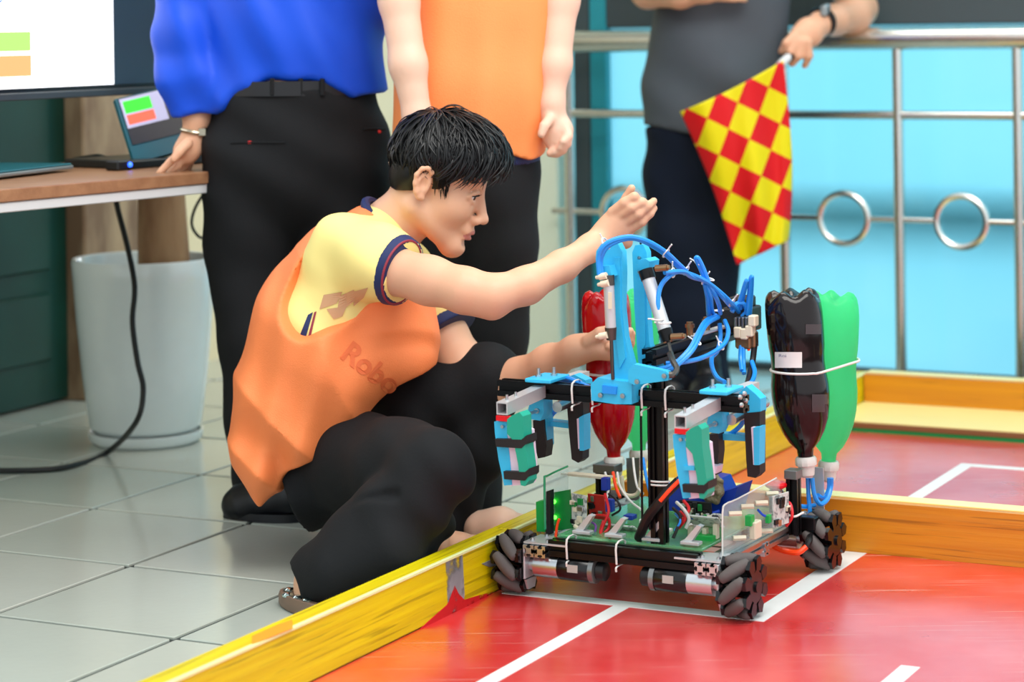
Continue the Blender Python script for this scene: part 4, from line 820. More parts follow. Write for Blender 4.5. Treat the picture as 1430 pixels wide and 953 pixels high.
# ------------------------------------------------------------------ referee by the railing
rf = empty('person', G(975, 545), 0, 'standing person in charcoal shirt and navy trousers by the railing holding the flag', 'person')
Yr = 6.25; hr = P(1030, -400, Yr)
def rf_ops(F):
    F.cone(hr + np.array([0, 0, -.05]), P(1028, -230, Yr), .055, .065, .03); F.chain(ch_((990, 200, Yr, 45), (1022, -180, Yr, 55)), .05)
    F.chain(ch_((930, -140, Yr, 30), (960, -175, Yr, 34), (1095, -175, Yr, 34), (1120, -130, Yr, 30)), .03)
    for xx, x2, dy in ((950, 962, 0), (994, 982, -.06)): F.chain(ch_((xx, 200, Yr, 36), (xx, 330, Yr, 32), (x2, 540, Yr + dy, 22)), .03)
    F.chain(ch_((1120, -130, Yr, 30), (1200, 12, 6.45, 24), (1192, 22, 6.4, 24), (1165, 28, 6.3, 21), (1146, 33, 6.22, 17)), .02)
    F.chain([(P(1146, 33, 6.22), .03), (P(1130, 45, 6.18), .036), (P(1120, 52, 6.17), .034)], .014, (YV, 1.5))
    for i, (x0, y0, x1, y1, x2, y2) in enumerate(((1112, 46, 1098, 60, 1091, 72), (1114, 54, 1104, 72, 1098, 84), (1120, 58, 1116, 78, 1106, 90), (1128, 58, 1130, 78, 1124, 92))): finger(F, [P(x0, y0, 6.15 - .004 * i), P(x1, y1, 6.14), P(x2, y2, 6.16)], .0125, .0092, .005)
    finger(F, [P(1118, 42, 6.2), P(1102, 58, 6.22), P(1092, 68, 6.2)], .013, .009)
    F.chain(ch_((930, -140, Yr, 30), (905, -12, Yr - .05, 23), (950, -10, Yr - .16, 21), (985, -14, Yr - .2, 17), (1006, -16, Yr - .2, 17)), .02)
    for i in range(4): finger(F, [P(1006, -24 + 7 * i, Yr - .2), P(1024, -23 + 7 * i, Yr - .2), P(1036, -20 + 6 * i, Yr - .19), P(1040, -18 + 6 * i, Yr - .17)], .011, .0085)
    finger(F, [P(996, -24, Yr - .2), P(1008, -36, Yr - .21), P(1018, -40, Yr - .2)], .013, .009)
RF_ = simple_person(rf, rf_ops, hr, math.radians(-110), 'skin')
sdf_obj('body', RF_, 'skin', rf, .0055)
HB = Field(); hair_cap(HB, hr, head_axes(math.radians(-110), 0), True); sdf_obj('hair', HB, 'hair', rf, .007)
PR = Field(); PR.chain(ch_((984, 200, Yr, 92), (998, 90, Yr, 90), (1015, -20, Yr, 84), (1024, -120, Yr, 90), (1026, -190, Yr, 75)), .05, (YV, 1.35)); PR.cone(P(1026, -200, Yr), P(1028, -235, Yr), .1, .07, .04)
PR.plane(P(985, 186, Yr), nrm((-.12, 0, -1))); PR.chain(ch_((1090, -150, Yr, 45), (1130, -90, Yr, 40), (1150, -65, Yr + .08, 40)), .03); PR.chain(ch_((950, -150, Yr, 45), (925, -85, Yr, 40)), .03); PR.fn(lambda X, Y, Z: .005 * np.sin(24 * X + 18 * Z + 2 * np.sin(8 * Z))); sdf_obj('polo_shirt', PR, 'polo_grey', rf, .0075)
TF = Field(); TF.chain(ch_((975, 170, Yr, 74), (972, 230, Yr, 72)), .04, (YV, 1.3)); TF.chain(ch_((948, 230, Yr, 44), (950, 330, Yr, 43), (955, 440, Yr, 38), (962, 530, Yr, 34), (963, 545, Yr, 34)), .03); TF.chain(ch_((996, 230, Yr, 44), (992, 330, Yr, 43), (986, 440, Yr - .03, 38), (982, 530, Yr - .06, 34), (982, 545, Yr - .06, 34)), .03)
TF.plane(P(972, 178, Yr), (0, 0, 1)); TF.plane((0, 0, .03), (0, 0, -1)); TF.fn(lambda X, Y, Z: .005 * np.sin(30 * X + 16 * Z + 2 * np.sin(9 * Z))); sdf_obj('trousers', TF, 'trouser_navy', rf, .0085)
for a_, b_ in (((958, 556), (940, 562)), ((990, 562), (985, 575))): shoe(rf, G(*a_), G(*b_) + np.array([-.02, -.1, 0]), 'shoe_black')
wc = P(1148, 30, 6.22); wd = nrm(P(1130, 45, 6.18) - P(1165, 28, 6.3)); mb = MB(); mb.torus(wc, wd, .034, .008, 28, 8); mb.build('watch_strap', 'black_plastic', rf); mb = MB(); mb.box(wc + nrm(np.cross(wd, (0, .6, 1))) * 0 + np.array([.006, -.022, .03]), (.034, .02, .03), (wd, nrm(np.cross(ZV, wd)), ZV), .005); mb.build('watch_case', 'silver_plastic', rf)
# ------------------------------------------------------------------ checkered flag
def flag_mat():
    m = bpy.data.materials.new('flag_check'); m.use_nodes = True; nt = m.node_tree; N = nt.nodes; L = nt.links; b = N['Principled BSDF']
    at = N.new('ShaderNodeUVMap'); ck = N.new('ShaderNodeTexChecker'); ck.inputs['Scale'].default_value = 1; ck.inputs['Color1'].default_value = lin((250, 240, 0)); ck.inputs['Color2'].default_value = lin((238, 18, 30)); L.new(at.outputs[0], ck.inputs['Vector']); 
    L.new(ck.outputs[0], b.inputs['Base Color']); b.inputs['Roughness'].default_value = .6
    tr = N.new('ShaderNodeBsdfTranslucent'); L.new(ck.outputs[0], tr.inputs[0]); mx = N.new('ShaderNodeMixShader'); mx.inputs[0].default_value = .35; L.new(b.outputs[0], mx.inputs[1]); L.new(tr.outputs[0], mx.inputs[2]); L.new(mx.outputs[0], N['Material Output'].inputs[0]); MATS['flag_check'] = m
flag_mat()
fe = empty('flag', P(1030, 372, 6.05), 0, 'red and yellow checkered flag hanging from a hand by the railing', 'flag')
nu, nv = 40, 56; V = []; UV = []; Fs = []
def fl(u, v):
    """u 0 at the right (hand) edge to 1 left, v down"""
    rgt = catmull([np.array(q, float) for q in ((1094, 84), (1101, 150), (1106, 220), (1105, 290), (1101, 336))], 8); lft = catmull([np.array(q, float) for q in ((950, 156), (972, 205), (995, 262), (1014, 320), (1029, 370))], 8)
    k = v * (len(rgt) - 1); i = min(int(k), len(rgt) - 2); t = k - i; a = rgt[i] * (1 - t) + rgt[i + 1] * t; b = lft[i] * (1 - t) + lft[i + 1] * t; q = a * (1 - u) + b * u; q = q + np.array([0, 4 * math.sin(math.pi * u) * (1 - v)]); return q
for j in range(nv + 1):
    for i in range(nu + 1):
        q = fl(i / nu, j / nv); V.append(P(q[0], q[1], 6.03 + .018 * math.sin(6 * i / nu + 2.5 * j / nv) + .012 * math.sin(14 * i / nu - 3 * j / nv) + .03 * j / nv + .03 * max(0, .12 - i / nu) / .12))
        c = q - np.array([1044, 107]); e1 = np.array([29.4, 14.7]); e2 = np.array([-13.4, 36.5]); det = e1[0] * e2[1] - e1[1] * e2[0]
        UV.append(((c[0] * e2[1] - c[1] * e2[0]) / det + 20, (e1[0] * c[1] - e1[1] * c[0]) / det + 20))
for j in range(nv):
    for i in range(nu): a = j * (nu + 1) + i; Fs.append([a, a + nu + 1, a + nu + 2, a + 1])
fo = link_mesh('cloth', V, Fs, 'flag_check', fe); uvl = fo.data.uv_layers.new(name='UVMap')
uvl.data.foreach_set('uv', np.array([UV[l.vertex_index] for l in fo.data.loops], dtype=np.float32).ravel())
sm = fo.modifiers.new('thickness', 'SOLIDIFY'); sm.thickness = .0012
mb = MB(); mb.cyl(P(1088, 92, 6.1), P(1103, 78, 6.14), .011, n=12); mb.build('pole', 'white_metal', fe); mb = MB(); mb.cyl(P(1100, 81, 6.135), P(1124, 58, 6.19), .013, n=12); mb.build('grip', 'black_plastic', fe)
# ================================================================== ROBOT
RTH = math.radians(-28.0); RC = np.array([.272, 4.174, .0045])
rex = np.array([math.cos(RTH), math.sin(RTH), 0]); rey = np.array([-math.sin(RTH), math.cos(RTH), 0])
def RL(px, py, lx=None, ly=None, lz=None):
    """photo pixel on one plane of the robot's own frame -> robot coordinates"""
    d = ray(px, py); o = np.array([0, 0, CAMH]) - RC; l = np.array([o @ rex, o @ rey, o[2]]); dl = np.array([d @ rex, d @ rey, d[2]])
    i, v = (0, lx) if lx is not None else (1, ly) if ly is not None else (2, lz); return l + dl * ((v - l[i]) / dl[i])
def RW(l): return RC + rex * l[0] + rey * l[1] + ZV * l[2]
bot = empty('robot', RC, RTH, 'wheeled competition robot with blue printed arms, grippers and exposed electronics', 'robot')
mat('alu', (196, 200, 202), .28, 1.0, var=.06, scale=60); mat('alu_matte', (206, 208, 210), .42, .6, var=.05); mat('black_alu', (16, 16, 18), .3, .5, var=.2); mat('rubber', (92, 86, 84), .75, var=.1, scale=60, bump=.1); mat('black_gloss', (14, 14, 16), .22, var=.2)
mat('print_blue', (52, 186, 232), .42, var=.05, scale=40, bump=.08, bscale=500, stretch=(1, 1, 6)); mat('print_green', (24, 160, 132), .45, var=.05, scale=40); mat('foam_white', (222, 208, 226), .7, var=.04); mat('tape_black', (24, 20, 22), .55, var=.2)
mat('tube_blue', (34, 146, 238), .3, var=.06, spec=.6); mat('tube_orange', (255, 74, 26), .35); mat('tie_white', (222, 222, 216), .45); mat('steel_dark', (96, 92, 88), .35, 1.0); mat('brass', (150, 116, 84), .3, .9); mat('plastic_cream', (222, 212, 186), .5)
mat('acrylic_green', (120, 214, 150), .1, trans=.55, alpha=.75, var=.02); mat('acrylic_clear', (222, 244, 240), .06, trans=.0, alpha=.24, var=.0, spec=.8); mat('acrylic_edge', (40, 160, 110), .2)
mat('pcb_white', (206, 212, 206), .4, col2=(120, 130, 130), scale=120, thr=(.5, .62)); mat('pcb_red', (206, 44, 36), .4, var=.1); mat('pcb_green', (20, 128, 60), .35, var=.1, scale=80); mat('chip', (24, 24, 28), .35); mat('term_green', (26, 168, 74), .4); mat('wire_red', (214, 24, 32), .4); mat('wire_blue', (22, 70, 200), .4); mat('wire_white', (226, 224, 218), .4); mat('wire_black', (18, 18, 20), .45); mat('wire_violet', (120, 70, 160), .4)
mat('battery_blue', (10, 52, 160), .35, var=.15, scale=24); mat('foil', (150, 140, 110), .4, .3, col2=(104, 96, 70), scale=60, bump=.6); mat('estop_red', (216, 16, 28), .3); mat('motor_label', (176, 176, 168), .5); mat('lid_metal', (132, 134, 134), .35, .9)
def part(mb, name, m, parent=None, angle=40): return mb.build(name, m, parent or bot, local=True, angle=angle)
def tslot(p0, p1, s, m, name='rail', parent=None, w2=1):
    """slotted aluminium profile, side s (w2 = two cells wide vertically)"""
    p0, p1 = np.asarray(p0, float), np.asarray(p1, float); x, y, d = frame(p1 - p0); h = s / 2; g = s * .14; dp = s * .24; wd = s * .26
    prof = []
    for k in range(4):
        a = k * math.pi / 2; c, s_ = math.cos(a), math.sin(a)
        for (u, v) in ((h, -h), (h, -g), (h - dp * .35, -g), (h - dp * .35, -wd), (h - dp, -wd * .6), (h - dp, wd * .6), (h - dp * .35, wd), (h - dp * .35, g), (h, g)): prof.append((u * c - v * s_, u * s_ + v * c))
    n = len(prof); mb = MB(); V = [p + x * a + y * b for p in (p0, p1) for a, b in prof]
    mb.add(V, [[i, (i + 1) % n, n + (i + 1) % n, n + i] for i in range(n)] + [list(range(n))[::-1], list(range(n, 2 * n))]); return part(mb, name, m, parent, 25)
def trace(pts, ly, th, name, m, parent=None, bev=0.0):
    """plate with a traced outline in the robot's x-z plane at depth ly"""
    q = [RL(x, y, ly=ly) for x, y in pts]; mb = MB(); mb.prism([(a[0], a[2]) for a in q], (0, ly, 0), (1, 0, 0), (0, 0, 1), th); return part(mb, name, m, parent, 30)
def pathp(pts): return [RL(x, y, ly=l) for x, y, l in pts]
def tubep(pts, r, name, m, parent=None, n=8, sm=6): mb = MB(); mb.tube(pathp(pts), r, n=n, sm=sm); return part(mb, name, m, parent)
def bolt(p, ax=(0, -1, 0), r=.0035, m='alu', parent=None): mb = MB(); p = np.asarray(p, float); a = nrm(ax); mb.cyl(p - a * .001, p + a * .003, r, n=10); mb.cyl(p + a * .003, p + a * .0042, r * .6, n=6); return part(mb, 'bolt', m, parent)
# ---- chassis
tslot((-.150, -.222, .082), (-.150, .215, .082), .02, 'alu', 'side_rail'); tslot((.150, -.222, .082), (.150, .215, .082), .02, 'alu', 'side_rail'); tslot((-.172, -.222, .082), (-.172, .215, .082), .02, 'alu', 'side_rail'); tslot((.172, -.222, .082), (.172, .1, .082), .02, 'alu', 'side_rail')
tslot((-.139, -.198, .088), (.139, -.198, .088), .028, 'black_alu', 'front_bar'); tslot((-.139, .195, .088), (.139, .195, .088), .028, 'black_alu', 'rear_bar'); tslot((-.139, -.01, .075), (.185, -.01, .075), .022, 'alu', 'cross_rail')
mb = MB(); mb.box((0, 0, .103), (.272, .36, .005), None, .001); part(mb, 'deck_plate', 'acrylic_green')
for sx in (-1, 1):
    for sy in (-1, 1):
        mb = MB(); mb.prism([(sx * .185, sy * .215), (sx * .10, sy * .215), (sx * .12, sy * .16), (sx * .185, sy * .15)], (0, 0, .0945), (1, 0, 0), (0, 1, 0), .003); cp = part(mb, 'corner_plate', 'alu_matte')
        for dx, dy in ((.11, .205), (.145, .2), (.175, .2), (.165, .165)): bolt((sx * dx, sy * dy, .0965), (0, 0, 1), .0042, 'alu', cp)
for lx in (-.092, -.03, .04, .112): mb = MB(); mb.box((lx, -.17, .112), (.034, .018, .006), None, .001); mb.prism([(-.015, 0), (.0, 0), (.02, .028), (.012, .03)], (lx, -.165, .113), (1, 0, 0), (0, 0, 1), .014); part(mb, 'corner_bracket', 'alu_matte')
# ---- mecanum wheels
def roller_mesh(mb, c, ax): mb.lathe([(.004, -.029), (.0078, -.027), (.0096, -.018), (.0109, -.008), (.0113, 0), (.0109, .008), (.0096, .018), (.0078, .027), (.004, .029)], c, ax, 14)
wr = .0545
def wheel(cx, cy, hand):
    c = np.array([cx, cy, wr]); mb = MB(); mb.cyl(c - (.024, 0, 0), c + (.024, 0, 0), .02, n=20); mb.cyl(c - (.03, 0, 0), c + (.03, 0, 0), .009, n=14); hub = part(mb, 'wheel', 'black_gloss'); n = 8
    for s in (-1, 1):
        mb = MB(); poly = []
        for i in range(n):
            a = 2 * math.pi * (i + .5 * 0) / n + hand * s * .32
            for da, r in ((-.17, .026), (-.09, .046), (.05, .0485), (.13, .030)): poly.append((r * math.cos(a + da), r * math.sin(a + da)))
        mb.prism(poly, c + np.array([s * .0245, 0, 0]), (0, 1, 0), (0, 0, 1), .004); hp = part(mb, 'hub_plate', 'black_gloss', hub)
        mb = MB()
        for i in range(n):
            a = 2 * math.pi * i / n + hand * s * .32; e = np.array([0, math.cos(a), math.sin(a)]); t = np.array([0, -math.sin(a), math.cos(a)])
            q = c + e * .040 + np.array([s * .0235, 0, 0]); mb.prism([(-.008, -.012), (.009, -.012), (.012, .004), (0, .0125), (-.011, .004)], q, t, e, .007)
        part(mb, 'roller_lug', 'black_gloss', hub)
    for i in range(n):
        a = 2 * math.pi * i / n; e = np.array([0, math.cos(a), math.sin(a)]); t = np.array([0, -math.sin(a), math.cos(a)]); ax = nrm(np.array([1.0, 0, 0]) + hand * t); mb = MB(); roller_mesh(mb, c + e * (wr - .0114), ax); part(mb, 'roller', 'rubber', hub, 60)
wheel(-.212, -.190, 1); wheel(.212, -.192, -1); wheel(.212, .192, 1); wheel(-.212, .192, -1)
# ---- drive motors
def motor(sx, y, front):
    X = lambda a: (sx * a, y, .054); mb = MB(); mb.cyl(X(.168), X(.122), .0205, n=24); mb.cyl(X(.18), X(.168), .012, n=16); mo = part(mb, 'gearbox', 'alu')
    mb = MB(); mb.lathe([(.0205, 0), (.0215, .003), (.0215, .060), (.02, .062)], X(.122), (-sx, 0, 0), 26); part(mb, 'motor', 'black_gloss', mo); mb = MB(); mb.lathe([(.0222, 0), (.0222, .009), (.018, .011)], X(.062), (-sx, 0, 0), 26); part(mb, 'motor_ring', 'lid_metal', mo); mb = MB(); mb.lathe([(.016, 0), (.016, .014), (.012, .017)], X(.05), (-sx, 0, 0), 20); part(mb, 'encoder_cap', 'wire_black', mo)
    if front: mb = MB(); mb.box((sx * .09, y - .0213, .058), (.02, .0012, .013), None); part(mb, 'motor_label', 'motor_label', mo)
    mb = MB(); mb.box((sx * .182, y, .062), (.004, .05, .06), None, .001); mb.prism([(y - .02, .03), (y + .02, .03), (y + .012, .012), (y - .012, .012)], (sx * .182, 0, 0), (0, 1, 0), (0, 0, 1), .004); part(mb, 'motor_bracket', 'alu_matte')
motor(-1, -.196, True); motor(1, -.198, True); motor(-1, .192, False); motor(1, .192, False)
# ---- mast and cross bar
tslot((.052, -.165, .105), (.052, -.165, .40), .024, 'black_alu', 'mast'); tslot((-.236, -.195, .358), (.226, -.195, .358), .0275, 'black_alu', 'cross_bar')
for lx in (.027, .041): mb = MB(); mb.cyl((lx, -.182, .13), (lx, -.182, .345), .0022, n=8); part(mb, 'guide_rod', 'black_alu')
def loop(c, hw, hh, name, m, r=.0016, parent=None):
    c = np.asarray(c, float); pts = [c + np.array([0, a, b]) for a, b in ((-hw, -hh), (-hw, hh), (hw, hh), (hw, -hh), (-hw, -hh - .004), (-hw - .002, -hh - .012))]; mb = MB(); mb.tube(pts, r, n=6, sm=3, flat=1.5); return part(mb, name, m, parent)
for x in (800, 828, 897, 930): q = RL(x, 550, ly=-.21); loop((q[0], -.195, .358), .017, .017, 'zip_tie', 'tie_white', .0013)
for x in (793, 862): q = RL(x, 775, ly=-.212); loop((q[0], -.198, .09), .017, .017, 'zip_tie', 'tie_white', .0013)
for z in (.205, .211): mb = MB(); mb.torus((.052, -.165, z), (0, .1, 1), .0175, .0018, 20, 6); part(mb, 'zip_tie', 'tie_white')
# ---- blue printed tower on the bar
trace([(836, 533), (846, 524), (862, 527), (893, 531), (893, 561), (870, 561), (837, 556)], -.205, .062, 'tower_clamp', 'print_blue')
cl = trace([(842, 538), (862, 540), (861, 551), (842, 549)], -.237, .006, 'clamp_window', 'tube_blue')
trace([(835, 362), (836, 350), (843, 340), (855, 336), (866, 340), (872, 352), (873, 380), (872, 430), (876, 470), (885, 505), (893, 531), (862, 531), (856, 500), (853, 450), (851, 400), (838, 385)], -.205, .018, 'tower_arm', 'print_blue')
trace([(886, 352), (890, 342), (901, 341), (906, 352), (907, 372), (905, 380), (907, 440), (910, 480), (918, 500), (925, 512), (896, 520), (893, 490), (889, 430), (887, 380)], -.13, .018, 'tower_arm', 'print_blue')
trace([(858, 360), (866, 360), (867, 440), (874, 500), (866, 515), (860, 470)], -.215, .004, 'tower_rib', 'print_blue')
trace([(893, 390), (900, 390), (902, 480), (897, 490)], -.14, .004, 'tower_rib', 'print_blue')
trace([(880, 516), (888, 508), (933, 518), (938, 524), (935, 531), (888, 537), (880, 533)], -.235, .016, 'lever', 'print_blue')
trace([(897, 362), (908, 360), (914, 364), (913, 373), (897, 374)], -.16, .04, 'hinge_block', 'print_blue'); trace([(838, 372), (856, 370), (860, 385), (842, 389)], -.225, .03, 'hinge_block', 'print_blue')
for x, y, l in ((890, 533, -.245), (870, 553, -.238), (928, 525, -.244), (839, 552, -.238)): bolt(RL(x, y, ly=l), r=.0042)
for y in (360, 370, 380): bolt(RL(893, y, ly=-.14), r=.003)
mb = MB(); a, b = RL(895, 342, ly=-.13), RL(893, 330, ly=-.13); mb.cyl(a, b, .0018, n=8); part(mb, 'pin', 'black_alu')
def cylinder(p0, p1, r, rod_end, caps='black_alu', sleeve='alu_matte'):
    p0, p1, e = [np.asarray(q, float) for q in (p0, p1, rod_end)]; d = nrm(p1 - p0); mb = MB(); mb.cyl(p0, p1, r, n=20); c = part(mb, 'air_cylinder', sleeve); mb = MB(); mb.cyl(p0 - d * .014, p0 + d * .003, r * 1.12, n=16); part(mb, 'end_cap', caps, c); mb = MB(); mb.cyl(p1 - d * .003, p1 + d * .018, r * 1.12, r * .9, n=16); part(mb, 'end_cap', caps, c); mb = MB(); mb.cyl(p1 + d * .015, e, .0032, n=10); part(mb, 'piston_rod', 'steel_dark', c); return c
c1_ = cylinder(RL(850, 396, ly=-.24), RL(853, 460, ly=-.24), .0092, RL(856, 530, ly=-.235), 'steel_dark')
c2_ = cylinder(RL(905, 388, ly=-.185), RL(929, 463, ly=-.2), .0115, RL(938, 498, ly=-.21))
mb = MB(); a = RL(852, 420, ly=-.251); mb.box(a, (.006, .003, .028), None); part(mb, 'maker_label', 'plastic_cream', c1_)
tubep([(936, 494, -.21), (940, 505, -.225), (945, 515, -.235), (941, 523, -.245), (935, 524, -.247)], [.006, .0055, .005, .005, .006], 'rod_fork', 'steel_dark')
for x, y, l, dx in ((839, 385, -.25, -6), (842, 395, -.25, -7), (840, 468, -.25, -8)):
    a, b = RL(x + 8, y, ly=l), RL(x + dx * .3, y + 2, ly=l); mb = MB(); mb.cyl(a, b, .0058, n=12); mb.cyl(b, b + (b - a) * .5, .0042, .003, n=10); part(mb, 'air_fitting', 'plastic_cream')
for x, y, l in ((922, 374, -.2), (944, 470, -.21)): a, b = RL(x - 6, y + 1, ly=l), RL(x + 10, y, ly=l); mb = MB(); mb.cyl(a, b, .006, n=10); mb.cyl((a + b) / 2, (a + b) / 2 + (b - a) * .7, .0042, n=8); part(mb, 'air_fitting', 'brass')
# ---- beam running back from the tower with the valve block
tslot((.036, -.165, .421), (.036, .225, .421), .027, 'black_alu', 'upper_beam'); mb = MB(); mb.box((.045, .09, .437), (.016, .19, .004), None, .001); part(mb, 'beam_plate', 'alu_matte')
for ly in (.0, .075): mb = MB(); mb.cyl((.04, ly, .437), (.04, ly, .462), .006, n=12); mb.cyl((.04, ly, .452), (.04, ly, .458), .0085, n=12); part(mb, 'standoff', 'brass')
vb = MB(); vb.box((.062, .185, .447), (.05, .075, .045), None, .003); vb.box((.062, .185, .478), (.035, .06, .02), None, .003); vo = part(vb, 'valve_block', 'wire_black')
for i in range(4): mb = MB(); q = RL(1031 + i * 5, 450, ly=.14); mb.box(q, (.0045, .03, .02), None, .001); part(mb, 'valve_coil', 'lid_metal', vo)
for x, y in ((1032, 464), (1041, 466), (1048, 462), (1052, 448)): mb = MB(); mb.box(RL(x, y, ly=.13), (.014, .02, .02), None, .002); part(mb, 'valve_plug', 'plastic_cream', vo)
mb = MB(); mb.box(RL(1041, 478, ly=.14), (.03, .03, .022), None, .003); mb.box(RL(1052, 474, ly=.14), (.014, .02, .03), None, .003); part(mb, 'valve_base', 'brass', vo)
# ---- blue air hoses (each hose a part)
hr_ = .0042
hoses = [
 [(837, 384, -.25), (836, 362, -.25), (842, 345, -.25), (858, 335, -.24), (882, 331, -.22), (906, 338, -.2), (930, 353, -.16), (946, 368, -.12), (958, 379, -.08)],
 [(840, 384, -.245), (839, 364, -.245), (846, 347, -.245), (862, 337, -.235), (884, 333, -.215), (907, 341, -.195), (930, 356, -.155), (945, 371, -.115), (957, 382, -.075)],
 [(928, 381, -.19), (940, 380, -.17), (955, 380, -.12), (966, 387, -.06), (985, 393, 0), (1004, 407, .05), (1022, 424, .1), (1032, 436, .15)],
 [(934, 463, -.2), (924, 448, -.2), (919, 425, -.2), (922, 402, -.19), (932, 388, -.18), (946, 380, -.15), (966, 384, -.06), (990, 396, 0), (1008, 414, .06), (1022, 430, .12)],
 [(986, 394, 0), (978, 375, -.01), (972, 362, -.02), (975, 361, -.02), (982, 375, -.01), (989, 393, 0)],
 [(985, 396, 0), (992, 415, .02), (994, 432, .06), (996, 440, .09)], [(988, 396, 0), (998, 412, .03), (1004, 426, .07), (1006, 438, .1)], [(984, 396, 0), (988, 416, .02), (989, 432, .05), (990, 444, .08)],
 [(1000, 441, .09), (985, 449, .02), (975, 465, -.06), (965, 485, -.13), (950, 502, -.18), (936, 512, -.2), (920, 516, -.2)],
 [(1003, 443, .09), (988, 452, .02), (978, 468, -.06), (968, 488, -.13), (952, 505, -.18), (938, 515, -.2), (922, 519, -.2)],
 [(1012, 448, .1), (1017, 462, .08), (1013, 478, .05), (1000, 490, .0), (980, 500, -.08), (955, 506, -.16), (930, 508, -.18)],
 [(1005, 452, .1), (1006, 470, .09), (1002, 490, .05), (994, 500, .02), (995, 515, .0), (1002, 528, -.02), (1012, 534, -.04)],
 [(1030, 430, .14), (1036, 412, .13), (1041, 396, .12), (1043, 393, .12), (1038, 412, .14), (1034, 432, .15)], [(1044, 440, .15), (1046, 415, .14), (1048, 392, .13), (1050, 388, .13), (1049, 412, .15), (1047, 440, .16)],
 [(1022, 436, .12), (1028, 425, .13), (1038, 424, .14), (1042, 434, .15), (1036, 442, .15)], [(1035, 480, .13), (1034, 500, .12), (1036, 518, .1)], [(1038, 482, .13), (1038, 505, .12), (1039, 522, .1)],
 [(1050, 505, .12), (1054, 520, .1), (1050, 533, .06), (1043, 538, .02)],
 [(735, 552, -.17), (752, 534, -.15), (775, 526, -.15), (798, 530, -.17), (820, 540, -.19), (838, 545, -.2)], [(740, 556, -.17), (760, 536, -.15), (782, 530, -.15), (805, 536, -.17), (836, 548, -.2)],
 [(764, 595, -.1), (772, 578, -.1), (788, 567, -.1), (805, 566, -.1)], [(1005, 612, -.1), (1022, 605, -.1), (1036, 592, -.1), (1040, 575, -.1)]]
for k, pts in enumerate(hoses): tubep(pts, hr_ if k not in (0, 1) else .0045, 'air_hose', 'tube_blue')
tubep([(1054, 480, .14), (1051, 505, .13), (1047, 525, .1), (1043, 540, .06)], .0058, 'cable_sleeve', 'wire_black'); tubep([(1040, 485, .13), (1044, 480, .13), (1046, 490, .13)], .003, 'wire', 'tube_orange')
for x, y, l, a in ((846, 340, -.24, (1, 0, .6)), (930, 354, -.16, (1, 0, -.7)), (940, 381, -.16, (1, 0, 0)), (958, 378, -.08, (1, 0, -.6)), (984, 392, 0, (1, 0, -.6)), (991, 390, .01, (.3, 0, 1)), (976, 368, -.01, (.5, 0, 1)), (1022, 423, .1, (1, 0, -.7)), (1004, 434, .1, (0, 0, 1)), (973, 478, -.1, (.6, 0, 1)), (944, 508, -.19, (1, 0, .6)), (1007, 483, .03, (1, 0, .5)), (919, 446, -.205, (0, 0, 1)), (928, 451, -.205, (0, 0, 1))):
    q = RL(x, y, ly=l); mb = MB(); mb.torus(q, a, .0078 if l > -.2 else .0105, .0014, 16, 6); d = nrm(np.cross(nrm(a), (0, 1, .2))); mb.tube([q + d * .007, q + d * .013, q + d * .02 + np.array([.002, -.002, 0])], .0014, n=5, sm=1); part(mb, 'zip_tie', 'tie_white')
